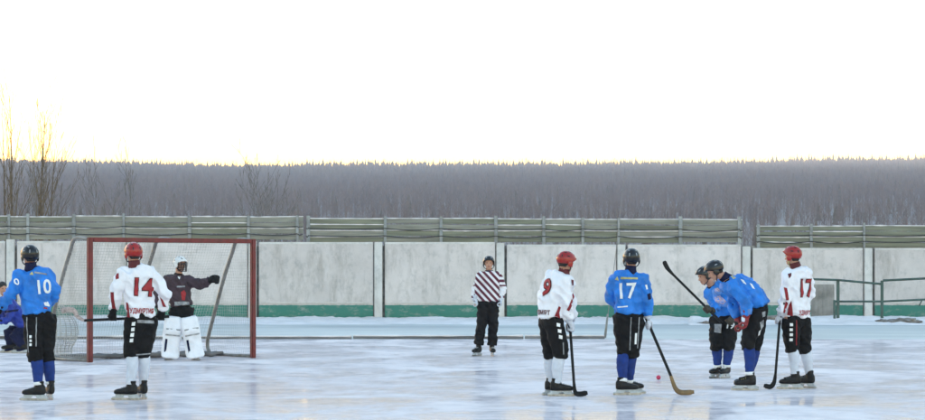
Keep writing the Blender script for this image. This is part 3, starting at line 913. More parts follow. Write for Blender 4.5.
def make_person(Y, root_px, label, group, J, face, top, legs, opts):
    """J: joint pixels (px, py, depth offset); face: head direction; top/legs/opts: clothing"""
    s = Person(Y, root_px, label, group)
    q = {k: s.px(v) for k, v in J.items()}
    sk = 1.0
    # ---- head frame
    hf = Vector(face).normalized()
    hr = hf.cross(Vector((0, 0, 1))).normalized()
    hu = hr.cross(hf).normalized()
    hc = q['head']
    neck = q['neck']
    sh_a, sh_b = q['sa'], q['sb']
    r_sh = (sh_b - sh_a).normalized()
    r_hip = (q['hb'] - q['ha']).normalized()
    hem = q['hem']
    up = (neck - hem)
    Lsp = up.length
    chest = (sh_a + sh_b) / 2
    spine = bez([hem - up * 0.02, hem.lerp(chest, 0.5) + (Vector(J_bulge(opts)) if opts.get('bulge') else Vector((0, 0, 0))), chest, neck], 5)
    W = opts.get('w', 1.0)
    def torso(bm, k, hemw, ext):
        m = len(spine)
        secs = []
        prof = [(0.0, hemw, 0.135), (0.25, hemw * 1.0, 0.135), (0.45, 0.185, 0.135), (0.66, 0.20, 0.14), (0.8, 0.19, 0.13), (0.9, 0.15, 0.105), (1.0, 0.07, 0.075)]
        for i in range(m):
            t = i / (m - 1)
            tan = (spine[min(i + 1, m - 1)] - spine[max(i - 1, 0)]).normalized()
            r = orth(r_hip.lerp(r_sh, min(1, t * 1.3)), tan)
            f = tan.cross(r)
            for (t0, w0, d0), (t1, w1, d1) in zip(prof, prof[1:]):
                if t0 <= t <= t1:
                    x = (t - t0) / (t1 - t0); w = w0 + (w1 - w0) * x; d = d0 + (d1 - d0) * x; break
            secs.append((spine[i], r, f, w * k * W, d * k * W, 2.5))
        loft(bm, secs, 22)
    def arm(bm, side, k, r):
        a = q['s' + side]; e = q['e' + side]; w = q['w' + side]
        inner = a.lerp(chest, 0.35) + (neck - chest) * 0.15
        mid1 = a.lerp(e, 0.5); mid2 = e.lerp(w, 0.5)
        pts = [inner, a, mid1, e, mid2, w]
        pts2 = bez(pts, 3)
        rs0 = [r[0] * 0.9, r[0], r[1], r[2], r[3], r[4]]
        rs = []
        for i in range(len(pts2)):
            f = i / 3; k0 = min(4, int(f)); x = f - k0
            rs.append((rs0[k0] + (rs0[min(5, k0 + 1)] - rs0[k0]) * x) * k)
        tube(bm, pts2, rs, 14)
    SL = opts.get('sleeve', (0.086, 0.080, 0.073, 0.068, 0.058))
    # ---- continuous body
    bm = bmesh.new()
    torso(bm, 0.72, 0.14, 0)
    for sd in 'ab': arm(bm, sd, 0.62, SL)
    for sd in 'ab':
        tube(bm, bez([q['h' + sd] + Vector((0, 0, 0.06)), q['h' + sd], q['k' + sd], q['n' + sd]], 4), [0.085] * 4 + [0.08, 0.07, 0.058, 0.050, 0.046, 0.045, 0.042, 0.038, 0.034], 12)
        d = Vector(opts['foot_' + sd]).to_3d(); d.z = 0; d.normalize()
        tube(bm, [q['n' + sd] + Vector((0, 0, 0.02)), q['n' + sd] + Vector((0, 0, -0.05)), q['n' + sd] + Vector((0, 0, -0.075)) + d * 0.08, q['n' + sd] + Vector((0, 0, -0.08)) + d * 0.14], [0.036, 0.036, 0.03, 0.022], 10)
    pel = (q['ha'] + q['hb']) / 2
    ellipsoid(bm, pel + Vector((0, 0, 0.02)), r_hip, r_hip.cross(Vector((0, 0, 1))), Vector((0, 0, 1)), 0.15, 0.105, 0.11)
    tube(bm, [neck - (neck - chest).normalized() * 0.06, neck + (hc - neck) * 0.3, hc - hu * 0.06 - hf * 0.015], [0.075, 0.06, 0.055], 12)
    # skull, jaw, nose, ears, brow
    ellipsoid(bm, hc + hu * 0.02 - hf * 0.005, hr, hf, hu, 0.076, 0.094, 0.098, 16, 11)
    loft(bm, [(hc - hu * 0.115 + hf * 0.055, hr, hf, 0.028, 0.022), (hc - hu * 0.095 + hf * 0.045, hr, hf, 0.046, 0.045), (hc - hu * 0.05 + hf * 0.022, hr, hf, 0.062, 0.066), (hc + hu * 0.0 + hf * 0.012, hr, hf, 0.07, 0.078)], 14)
    tube(bm, [hc + hu * 0.012 + hf * 0.078, hc - hu * 0.015 + hf * 0.094, hc - hu * 0.034 + hf * 0.108, hc - hu * 0.042 + hf * 0.088], [0.010, 0.012, 0.016, 0.012], 8)
    for sg in (-1, 1):
        tube(bm, [hc + hr * sg * 0.066 + hu * 0.028 - hf * 0.006, hc + hr * sg * 0.084 + hu * 0.012 - hf * 0.016, hc + hr * sg * 0.080 - hu * 0.018 - hf * 0.010, hc + hr * sg * 0.066 - hu * 0.030], [0.010, 0.013, 0.011, 0.008], 7)
    tube(bm, [hc + hr * -0.045 + hu * 0.024 + hf * 0.076, hc + hu * 0.026 + hf * 0.086, hc + hr * 0.045 + hu * 0.024 + hf * 0.076], [0.008, 0.010, 0.008], 7)
    axs = {}
    for sd in 'ab':
        g = q['g' + sd]; ax = Vector(opts.get('grip_' + sd, (0.2, 1, 0.1)))
        axs[sd] = ax
        hand_shapes(bm, q['w' + sd], g, ax, 0.016, 0.9)
    me = remesh(bm, 0.0095, 1)
    body = link("body", me, [M['skin'], M[legs['mat']]], s.root)
    for p in me.polygons:
        c = p.center
        if (c - hc).length > 0.165 and (c - neck).length > 0.09 and min((c - q['ga']).length, (c - q['gb']).length) > 0.12: p.material_index = 1
    bm = bmesh.new()
    for sg in (-1, 1):
        ellipsoid(bm, hc + hr * sg * 0.032 + hu * 0.008 + hf * 0.083, hr, hf, hu, 0.014, 0.006, 0.0065, 10, 6)
    build("eyes", bm, M['eye'], body, smooth=True)
    bm = bmesh.new()
    tube(bm, [hc + hr * -0.024 - hu * 0.066 + hf * 0.082, hc - hu * 0.064 + hf * 0.092, hc + hr * 0.024 - hu * 0.066 + hf * 0.082], [0.005, 0.007, 0.005], 7)
    build("mouth", bm, M['lip'], body, smooth=True)
    # ---- hair at the nape and temples / full hair
    bm = bmesh.new()
    if opts.get('helmet'):
        loft(bm, [(hc - hu * 0.068 - hf * 0.045, hr, hf, 0.050, 0.036), (hc - hu * 0.03 - hf * 0.036, hr, hf, 0.073, 0.062), (hc + hu * 0.03 - hf * 0.016, hr, hf, 0.081, 0.086)], 16)
    else:
        ellipsoid(bm, hc + hu * 0.045 - hf * 0.018, hr, hf, hu, 0.086, 0.098, 0.088, 18, 12)
        loft(bm, [(hc - hu * 0.065 - hf * 0.045, hr, hf, 0.055, 0.040), (hc - hu * 0.01 - hf * 0.04, hr, hf, 0.080, 0.062), (hc + hu * 0.05 - hf * 0.02, hr, hf, 0.085, 0.09)], 16)
        for v in bm.verts: v.co += (v.co - hc).normalized() * 0.006 * noise.noise(v.co * 60)
    if opts.get('hair', True): build("hair", bm, M['hair'], s.root, smooth=True)
    else: bm.free()
    # ---- helmet
    if opts.get('helmet'):
        hm = M[opts['helmet']]
        bm = bmesh.new()
        na, ne = 36, 11
        def cut(az):   # az 0 = forward
            c = math.cos(az)
            return 0.050 * max(0, c) ** 0.7 - 0.040 * (1 - abs(c)) ** 1 * 1.0 - 0.062 * max(0, -c) ** 0.8 if True else 0
        def shell(k, bump):
            rings = []
            for e in range(ne):
                t = e / (ne - 1)
                ring = []
                for i in range(na):
                    az = 2 * math.pi * i / na
                    rx, ry, rz = 0.108 * k, 0.130 * k, 0.112 * k
                    z0 = cut(az)
                    el0 = math.asin(max(-0.9, min(0.9, z0 / 0.112)))
                    el = el0 + (math.pi / 2 - 0.02 - el0) * t
                    x = math.sin(az) * math.cos(el); y = math.cos(az) * math.cos(el); z = math.sin(el)
                    g = 1.0
                    if bump:
                        if abs(x) < 0.26 and z > 0.2: g += 0.040
                        elif 0.50 < abs(x) < 0.74 and z > 0.05: g += 0.028
                        if y < -0.55 and -0.3 < z < 0.1: g += 0.03
                    ring.append(bm.verts.new(hc + hu * 0.022 + hr * (x * rx * g) + hf * (y * ry * g) + hu * (z * rz * g)))
                rings.append(ring)
            return rings
        ro, ri = shell(1.0, True), shell(0.90, False)
        for rr in (ro, ri):
            for a_, b_ in zip(rr, rr[1:]):
                for i in range(na): bm.faces.new((a_[i], a_[(i + 1) % na], b_[(i + 1) % na], b_[i]))
            bm.faces.new(rr[-1])
        for i in range(na): bm.faces.new((ro[0][i], ri[0][i], ri[0][(i + 1) % na], ro[0][(i + 1) % na]))
        # slim front edge
        pts = [hc + hu * (0.066 - 0.006 * abs(t)) + hr * (0.085 * t) + hf * (0.128 - 0.052 * t * t) for t in (-1, -0.6, -0.2, 0.2, 0.6, 1)]
        tube(bm, pts, [(0.007, 0.004)] + [(0.008, 0.007)] * 4 + [(0.007, 0.004)], 8, ref=hu)
        for sg in (-1, 1):   # ear guards
            ellipsoid(bm, hc + hr * sg * 0.096 - hu * 0.022 + hf * 0.0, hf, hr, hu, 0.040, 0.014, 0.046, 12, 7)
        hel = build("helmet", bm, hm, s.root, smooth=True)
        bm = bmesh.new()
        for (x, y, z) in [(-0.40, 0.55, 0.70), (0.40, 0.55, 0.70), (-0.40, -0.5, 0.72), (0.40, -0.5, 0.72), (-0.36, 0.0, 0.92), (0.36, 0.0, 0.92), (-0.40, -0.85, 0.28), (0.40, -0.85, 0.28), (-0.86, -0.35, 0.35), (0.86, -0.35, 0.35)]:
            v = Vector((x, y, z)).normalized()
            c = hc + hu * 0.022 + hr * v.x * 0.109 + hf * v.y * 0.131 + hu * v.z * 0.113
            nn = (hr * v.x / 0.108 + hf * v.y / 0.13 + hu * v.z / 0.112).normalized()
            t1 = orth(hf if abs(nn.dot(hf)) < 0.8 else hu, nn); t2 = nn.cross(t1)
            ellipsoid(bm, c, t1, t2, nn, 0.024, 0.008, 0.004, 10, 5)
        build("vents", bm, M['black_plastic'] if opts['helmet'] != 'black_plastic' else M['grey_print'], hel, smooth=True)
        if opts.get('sticker'):
            bm = bmesh.new()
            bmesh.ops.create_grid(bm, x_segments=6, y_segments=2, size=1)
            for v in bm.verts: v.co = Vector((v.co.x * 0.045, v.co.y * 0.016, 0))
            bh = bvh_of(hel.data)
            d = Vector((0, 1, 0)); u_ = Vector((1, 0, 0))
            project(bm, s.px(opts['sticker']), u_, Vector((0, 0, 1)), d, bh, 0.004)
            build("sticker", bm, M['white_print'], hel)
        bm = bmesh.new()
        for sg in (-1, 1):
            tube(bm, bez([hc + hr * sg * 0.098 - hu * 0.04, hc + hr * sg * 0.078 - hu * 0.085 + hf * 0.025, hc - hu * 0.128 + hf * 0.05], 4), 0.007, 6)
        build("chin_strap", bm, M[opts.get('strap', 'black_plastic')], hel, smooth=True)
        if opts.get('cage'):
            bm = bmesh.new()
            def cg(az, z): return hc + hr * (math.sin(az) * 0.098) + hf * (0.02 + math.cos(az) * 0.118) + hu * z
            for z in (0.03, 0.0, -0.03, -0.06, -0.09, -0.115):
                k = 1 if z > -0.08 else 0.85
                tube(bm, [cg(a_ * k, z) for a_ in np.linspace(-1.45, 1.45, 11)], opts.get('wire', 0.0032), 5, ref=hu)
            for a_ in np.linspace(-1.3, 1.3, 7):
                tube(bm, [cg(a_, z) for z in (0.04, 0.0, -0.05, -0.115)], opts.get('wire', 0.0032), 5)
            build("face_cage", bm, M[opts['cage']], hel, smooth=True)
    # ---- jersey
    bm = bmesh.new()
    torso(bm, 1.0, opts.get('hemw', 0.175), 0)
    for sd in 'ab': arm(bm, sd, 1.0, SL)
    me = remesh(bm, 0.0115, 2)
    wrinkle(me, opts.get('fold', 0.034), s.seed)
    jer = link("jersey" if not opts.get('coat') else "jacket", me, top['mat'], s.root)
    jb = bvh_of(me)
    # collar
    bm = bmesh.new()
    tn = (hc - neck).normalized()
    rr = orth(r_sh, tn); ff = tn.cross(rr)
    loft(bm, [(neck - tn * 0.035, rr, ff, 0.088, 0.086), (neck + tn * 0.0, rr, ff, 0.079, 0.079), (neck + tn * 0.035, rr, ff, 0.070, 0.072)] + ([(neck + tn * 0.075, rr, ff, 0.069, 0.071)] if opts.get('helmet') and face[1] > -0.1 else []), 18)
    build("collar", bm, M[top['collar']], jer, smooth=True)
    # ---- number decals: ('text', px, py, size px, layers[(mat,bold)], normal dir, tilt deg)
    def dec_text(name, txt, px, py, hpx, layers, d, tilt, bvh, par, squash=1.0):
        size = hpx * Y / F / 0.70
        d = Vector(d).normalized()
        u_ = d.cross(Vector((0, 0, 1))).normalized()
        v_ = u_.cross(d)
        ct, st = math.cos(math.radians(tilt)), math.sin(math.radians(tilt))
        u2 = u_ * ct + v_ * st; v2 = v_ * ct - u_ * st
        for i, (mt, bold) in enumerate(layers):
            bm = text_mesh(txt, size, bold * size)
            for v in bm.verts: v.co.x *= squash
            refine(bm, 0.02)
            o0 = s.q(px, py)
            hit = bvh.ray_cast(Vector((o0.x, -2, o0.z)), Vector((0, 1, 0)))[0]
            project(bm, hit if hit is not None else o0, u2, v2, d, bvh, 0.007 + 0.009 * i)
            if len(bm.faces): 
                o = build(name, bm, M[mt], par)
            else: bm.free()
    def dec_poly(name, pts, mt, bvh, par, off=0.005, d=(0, 1, 0)):
        bm = bmesh.new()
        vs = [bm.verts.new(((x - root_px) * Y / F, CAMZ + (HZ - y) * Y / F, 0)) for x, y in pts]
        bm.faces.new(vs); refine(bm, 0.02)
        project(bm, Vector((0, 0, 0)), Vector((1, 0, 0)), Vector((0, 0, 1)), Vector(d), bvh, off)
        if len(bm.faces): return build(name, bm, M[mt], par)
        bm.free()
    for t in top.get('text', []): dec_text(t[0], *t[1:8], jb, jer, *(t[8:]))
    for t in top.get('poly', []): dec_poly(t[0], t[1], t[2], jb, jer)
    # ---- shorts
    bm = bmesh.new()
    ellipsoid(bm, pel + Vector((0, 0, 0.03)), r_hip, r_hip.cross(Vector((0, 0, 1))), Vector((0, 0, 1)), 0.178, 0.13, 0.14, 18, 10)
    lr = legs.get('r', (0.124, 0.113, 0.095, 0.086))
    for sd in 'ab':
        h, k, n = q['h' + sd], q['k' + sd], q['n' + sd]
        end = k.lerp(n, legs.get('end', 0.22))
        pts = bez([h + Vector((0, 0, 0.05)), h.lerp(k, 0.1), h.lerp(k, 0.55), k, end], 3)
        rs = np.interp(np.linspace(0, 4, len(pts)), [0, 1, 2, 3, 4], [lr[0], lr[0], lr[1], lr[2], lr[3]])
        tube(bm, pts, list(map(float, rs)), 16)
    me = remesh(bm, 0.0115, 2)
    wrinkle(me, 0.024, s.seed + 5)
    sh = link(legs.get('name', "shorts"), me, M[legs['mat']], s.root)
    sb_ = bvh_of(me)
    for t in legs.get('poly', []): dec_poly(t[0], t[1], t[2], sb_, sh)
    for t in legs.get('text', []): dec_text(t[0], *t[1:8], sb_, sh, *(t[8:]))
    # ---- socks
    if legs.get('sock'):
        for sd in 'ab':
            k, n = q['k' + sd], q['n' + sd]
            bm = bmesh.new()
            d = Vector(opts['foot_' + sd]).to_3d(); d.normalize()
            a0 = k.lerp(n, 0.12); pts = [a0, k.lerp(n, 0.35) - d * 0.012, k.lerp(n, 0.6) - d * 0.012, k.lerp(n, 0.85), n + (n - k) * 0.02]
            b = bez(pts, 4)
            rs = [float(v) for v in np.interp(np.linspace(0, 4, len(b)), [0, 1, 2, 3, 4], [0.070, 0.076, 0.070, 0.056, 0.05])]
            tube(bm, b, rs, 16)
            bmesh.ops.subdivide_edges(bm, edges=bm.edges[:], cuts=1)
            me = mesh_from_bm(bm, "sock"); wrinkle(me, 0.006, s.seed + 9, 2)
            sock = link("sock", me, M[legs['sock']], s.root)
            if legs.get('sock_band'):
                bm = bmesh.new()
                tube(bm, [k.lerp(n, 0.93), n + (n - k) * 0.03], [0.058, 0.056], 14)
                build("ankle_tape", bm, M[legs['sock_band']], sock, smooth=True)
    # ---- skates
    for sd in 'ab':
        n = q['n' + sd]
        d = Vector(opts['foot_' + sd]).to_3d(); d.z = 0; d.normalize()
        r = d.cross(Vector((0, 0, 1)))
        Z = Vector((0, 0, 1))
        f0 = Vector((n.x, n.y, 0))
        at = lambda x, z, y=0.0: f0 + d * x + Z * z + r * y
        bm = bmesh.new()
        secs = [(at(-0.085, 0.125), r, Z, 0.020, 0.045, 2.4), (at(-0.07, 0.128), r, Z, 0.036, 0.058, 2.4), (at(-0.02, 0.122), r, Z, 0.042, 0.056, 2.6),
                (at(0.05, 0.115), r, Z, 0.044, 0.047, 2.8), (at(0.11, 0.107), r, Z, 0.049, 0.038, 2.8), (at(0.165, 0.102), r, Z, 0.046, 0.033, 2.6), (at(0.195, 0.098), r, Z, 0.032, 0.024, 2.2), (at(0.205, 0.096), r, Z, 0.012, 0.012)]
        loft(bm, secs, 16)
        tube(bm, [at(-0.02, 0.10), n.lerp(at(-0.01, 0.2), 0.5), at(-0.012, 0.205).lerp(n + Z * 0.03, 0.35), at(-0.012, 0.225).lerp(n + Z * 0.05, 0.35)], [(0.046, 0.062), (0.046, 0.058), (0.050, 0.060), (0.054, 0.062)], 14, ref=r)
        me = remesh(bm, 0.010, 1)
        st = link("skate", me, M['boot'], s.root)
        bm = bmesh.new()
        tube(bm, [at(0.02, 0.165), at(0.05, 0.158), at(0.09, 0.142), at(0.12, 0.132)], [(0.028, 0.006)] * 4, 8, ref=r)
        for x in (0.03, 0.055, 0.08, 0.105):
            tube(bm, [at(x, 0.166 - 0.3 * (x - 0.03), -0.03), at(x + 0.006, 0.174 - 0.3 * (x - 0.03), 0), at(x, 0.166 - 0.3 * (x - 0.03), 0.03)], 0.0045, 5)
        build("laces", bm, M[opts.get('lace', 'grey_print')], st, smooth=True)
        bm = bmesh.new()
        prof = [(-0.085, 0.068), (0.185, 0.068), (0.185, 0.060), (0.165, 0.056), (0.175, 0.040), (0.225, 0.036), (0.225, 0.027), (-0.115, 0.024), (-0.115, 0.036), (-0.075, 0.040), (-0.07, 0.058), (-0.085, 0.060)]
        prof = [(-0.085, 0.070), (0.190, 0.070), (0.180, 0.052), (0.225, 0.038), (0.225, 0.027), (0.095, 0.027), (0.075, 0.056), (0.035, 0.056), (0.015, 0.026), (-0.115, 0.024), (-0.115, 0.036), (-0.08, 0.050)]
        vs = [[bm.verts.new(at(x, z, yy)) for x, z in prof] for yy in (-0.009, 0.009)]
        nn = len(prof)
        bm.faces.new(vs[0]); bm.faces.new(vs[1][::-1])
        for i in range(nn): bm.faces.new((vs[0][i], vs[0][(i + 1) % nn], vs[1][(i + 1) % nn], vs[1][i]))
        hol = build("blade_holder", bm, M['holder'], st)
        for x in (-0.04, 0.03, 0.10):   # dark openings of the holder are modelled as recessed dark plugs
            pass
        bm = bmesh.new()
        prof = [(-0.118, 0.028), (0.228, 0.030), (0.240, 0.018), (0.234, 0.006), (0.21, 0.001), (-0.10, 0.001), (-0.120, 0.006)]
        vs = [[bm.verts.new(at(x, z, yy)) for x, z in prof] for yy in (-0.0022, 0.0022)]
        nn = len(prof)
        bm.faces.new(vs[0]); bm.faces.new(vs[1][::-1])
        for i in range(nn): bm.faces.new((vs[0][i], vs[0][(i + 1) % nn], vs[1][(i + 1) % nn], vs[1][i]))
        build("blade", bm, M['steel'], st)
    # ---- gloves
    for sd in 'ab':
        gm = opts['glove_' + sd]
        if not gm: continue
        bm = bmesh.new()
        big = opts.get('glove_pad', 0.008)
        hand_shapes(bm, q['w' + sd], q['g' + sd], axs[sd], 0.016, 1.0, big)
        w, e = q['w' + sd], q['e' + sd]
        tube(bm, [w + (e - w).normalized() * 0.07, w + (e - w).normalized() * 0.02, w + (q['g' + sd] - w) * 0.3], [opts.get('cuff', 0.058), 0.054, 0.046], 14)
        me = remesh(bm, 0.0085, 1)
        link("glove", me, M[gm], s.root)
    return s, q

def J_bulge(o): return o['bulge']

# ---------- sticks: top-level things held by players
def stick(name, label, base, pts, blade, mats, r=0.0145, group="bandy sticks"):
    """pts: shaft end points (top, bottom); blade: curve continuing from the bottom"""
    root = empty(name, base, label, "stick", group)
    pts = [p - base for p in pts]; blade = [p - base for p in blade]
    ax = (pts[-1] - pts[0]).normalized()
    bdir = (blade[-1] - blade[0]).normalized()
    ref = ax.cross(bdir)
    if ref.length < 1e-3: ref = Vector((0, 1, 0))
    ref.normalize()
    bm = bmesh.new()
    secs = []
    n = 14
    for i in range(n + 1):
        c = pts[0].lerp(pts[-1], i / n)
        secs.append((c, ref, ax.cross(ref), r * 0.85, r * 1.1, 4))
    loft(bm, secs, 12)
    build("shaft", bm, M[mats[0]], root)
    bm = bmesh.new()
    tube(bm, [pts[0], pts[0].lerp(pts[-1], 0.16)], [r * 1.35, r * 1.2], 10)
    build("grip_tape", bm, M[mats[2]], root, smooth=True)
    bm = bmesh.new()
    bp = bez([pts[-1]] + blade, 6)
    m = len(bp); secs = []
    for i in range(m):
        t = i / (m - 1)
        tan = (bp[min(i + 1, m - 1)] - bp[max(i - 1, 0)]).normalized()
        rf = orth(ref, tan)
        h = r * 1.15 + (0.030 - r) * min(1, t * 2.0)
        if t > 0.93: h *= 0.7
        secs.append((bp[i] + rf * 0.012 * t * t, rf, tan.cross(rf), r * (0.95 - 0.4 * t), h, 3))
    loft(bm, secs, 12)
    build("blade", bm, M[mats[1]], root, smooth=True)
    return root

WHITE_NUM = [('dark_red', 0.046), ('red_print', 0.014)]
GR_W, GR_B = "players in white jerseys", "players in blue jerseys"
def white_top(**k): return dict(mat=M['white_cloth'], collar='dark_red', **k)
def blue_top(**k): return dict(mat=M['blue_cloth'], collar='navy_cloth', **k)

# ---------- white 14
def p14():
    Y = 29.1
    J = dict(head=(133.5, 253.5, 0.0), neck=(134.5, 266.5, 0.0), sa=(122.5, 274.5, -0.08), sb=(150.5, 273.5, 0.10), ea=(115.5, 293, -0.12), eb=(165, 293, 0.10),
             wa=(113.3, 309, -0.02), wb=(162.5, 309, 0.20), ga=(112.5, 317, 0.06), gb=(160.5, 316.5, 0.28), hem=(141, 317, 0), ha=(135, 322, -0.05), hb=(147, 322, 0.06),
             ka=(131.5, 350, -0.02), kb=(144, 349, 0.06), na=(130.5, 384, -0.05), nb=(143, 383, 0.15))
    top = white_top(text=[('number', "14", 143.5, 288, 17, WHITE_NUM, (-0.28, 1, 0), -3, 1.0), ('lettering', "УДМУРТИЯ", 143.5, 311, 4.6, [('red_print', 0.03)], (-0.28, 1, 0), -2, 0.66)],
                    poly=[('sleeve_stripe', [(112.5, 292), (116, 292), (117, 311), (113.5, 311)], 'red_cloth'), ('shoulder_patch', [(117, 274), (120.5, 273), (121, 278.5), (118, 279.5)], 'red_cloth'),
                          ('side_stripe', [(127.5, 302), (130, 303), (132, 319), (128, 319)], 'red_cloth'), ('sleeve_stripe', [(159, 297), (162, 300), (165, 307), (162, 307)], 'red_cloth')])
    legs = dict(mat='black_cloth', sock='white_sock', poly=[('side_mark', [(134 + dx, y), (137.5 + dx, y - 0.5), (137 + dx, y + 3.4), (133.5 + dx, y + 3.4)], 'white_print') for dx, y in [(0, 322), (-0.8, 327.5), (-1.6, 333), (-2.4, 338.5)]]
                + [('hip_band', [(139, 319.5), (154, 320.5), (154, 323.5), (139, 322.5)], 'grey_print'), ('knee_piping', [(137, 354), (151, 353), (151, 354.2), (137, 355.2)], 'grey_print')])
    opts = dict(helmet='red_plastic', foot_a=(-1, 0.12), foot_b=(-0.5, 0.85), glove_a='black_glove', glove_b='black_glove', grip_a=(1, 0.15, -0.03), grip_b=(1, 0.15, -0.03), strap='black_plastic', sticker=(135.5, 259))
    s, q = make_person(Y, 139, "person in white jersey number 14 seen from behind in front of the goal", GR_W, J, (-0.45, 0.85, -0.05), top, legs, opts)
    b = s.base
    stick("bandy_stick", "stick held level across the hips by the white player numbered 14", b + q['ga'], [b + q['gb'] + Vector((0.10, 0.03, 0)), b + s.q(84, 320.5, 0.03)],
          [b + s.q(77.5, 316.5, 0.02), b + s.q(73.5, 310.5, 0.0), b + s.q(66, 309.5, -0.02), b + s.q(61, 311.5, -0.02)], ['tape', 'pale_tape', 'tape'])
p14()

# ---------- blue 10
def p10():
    Y = 29.0
    J = dict(head=(30, 256, 0), neck=(31, 268.5, 0), sa=(19.5, 277, -0.08), sb=(46, 275.5, 0.10), ea=(11.5, 294, -0.16), eb=(54.5, 292, 0.12), wa=(0.5, 308, -0.12), wb=(47, 305, 0.30),
             ga=(-5, 312, -0.08), gb=(40, 309, 0.36), hem=(37.5, 313, 0), ha=(33, 319, -0.05), hb=(45.5, 319, 0.06), ka=(34.5, 351, -0.06), kb=(46.5, 351, 0.06), na=(38.5, 384, -0.06), nb=(50.5, 383, 0.12))
    top = blue_top(text=[('number', "10", 44, 287.5, 13.5, [('white_print', 0.022)], (-0.25, 1, 0), 5, 0.9), ('sleeve_number', "0", 19.5, 282, 6.5, [('white_print', 0.02)], (0.35, 1, 0), 25, 0.8)],
                   poly=[('sponsor_strip', [(36, 271.5), (47, 273.5), (47, 275), (36, 273.2)], 'grey_print'), ('emblem', [(31.5, 274.5), (34, 271.5), (36, 275)], 'yellow_print'), ('hem_mark', [(45, 302.5), (48, 301.5), (51, 307), (46, 305.5)], 'white_print'), ('hem_mark', [(45, 307), (48, 307.5), (48.5, 309), (45, 308.5)], 'red_print')])
    legs = dict(mat='black_cloth', sock='blue_sock', sock_band='white_print', end=0.3, poly=[('piping', [(28.5, 317), (29.5, 317), (31, 352), (30.2, 352)], 'grey_print'), ('piping', [(38.3, 317), (39.2, 317), (38.8, 346), (37.9, 346)], 'grey_print')]
                + [('side_mark', [(31.8, y), (34.2, y), (34.2, y + 2.6), (31.8, y + 2.6)], 'white_print') for y in (335, 339, 343)])
    opts = dict(helmet='black_plastic', foot_a=(-1, 0.15), foot_b=(-0.4, 0.9), glove_a='black_glove', glove_b='black_glove', grip_a=(0.5, 0.5, -0.6), grip_b=(0.5, 0.5, -0.6))
    make_person(Y, 38, "person in blue jersey number 10 seen from behind at far left", GR_B, J, (-0.5, 0.85, -0.03), top, legs, opts)
p10()

# ---------- white 9
def p9():
    Y = 30.0
    J = dict(head=(566, 262, -0.02), neck=(563.5, 274, 0), sa=(551.5, 281.5, 0.09), sb=(567, 282, -0.11), ea=(570, 300, 0.22), eb=(566.5, 301, -0.17), wa=(572, 318, 0.16), wb=(568.5, 319, -0.12),
             ga=(570.5, 327, 0.06), gb=(570, 328, -0.04), hem=(552, 316.5, 0), ha=(549, 322, 0.09), hb=(553, 322, -0.09), ka=(550, 351, 0.10), kb=(560.5, 351, -0.09), na=(551.5, 382, 0.14), nb=(557, 382, -0.06))
    top = white_top(text=[('number', "9", 546.5, 288.5, 16.5, WHITE_NUM, (0.5, 0.86, 0), -14, 1.0), ('lettering', "УДМУРТ", 542.5, 312.5, 4.3, [('dark_red', 0.03)], (0.4, 0.9, 0), -2, 0.72)],
                    poly=[('side_stripe', [(558, 306), (560.3, 307), (557, 318.5), (552.5, 319.5)], 'red_cloth'), ('sleeve_stripe', [(573.5, 293), (575, 297), (568.5, 311), (566, 310)], 'red_cloth'), ('shoulder_patch', [(570.5, 279.5), (573, 280), (573, 285.5), (570.8, 285)], 'dark_red'),
                          ('side_stripe', [(557, 309), (558.4, 311), (560, 320), (558, 320)], 'red_cloth')])
    legs = dict(mat='black_cloth', sock='white_sock', poly=[('side_mark', [(556 + dx, y), (559.6 + dx, y + 0.8), (559.4 + dx, y + 4.2), (556 + dx, y + 3.4)], 'white_print') for dx, y in [(0, 322.5), (1.2, 328.5), (2.2, 334.5)]]
                + [('piping', [(562, 342), (563, 342), (563.5, 354), (562.5, 354)], 'grey_print')])
    opts = dict(helmet='red_plastic', foot_a=(1, 0.1), foot_b=(1, 0.0), glove_a='white_glove', glove_b='white_glove', grip_a=(0.03, 0.3, 1), grip_b=(0.03, 0.3, 1), sticker=(561.5, 264.5), w=1.12, bulge=(-0.05, 0.0, 0.0))
    s, q = make_person(Y, 555, "person in white jersey number 9 leaning forward between referee and blue player", GR_W, J, (0.8, 0.6, -0.25), top, legs, opts)
    b = s.base
    stick("bandy_stick", "black stick of the white player numbered 9 with blade by the skates", b + q['gb'], [b + s.q(569.3, 316, -0.02), b + Vector((s.q(574, 380, -0.10).x, -0.10, 0.16))],
          [b + Vector((s.q(575, 385, 0).x, -0.12, 0.05)), b + Vector((s.q(580, 389, 0).x, -0.14, 0.033)), b + Vector((s.q(587, 389, 0).x, -0.16, 0.05))], ['tape', 'tape', 'tape'], 0.0155)
p9()

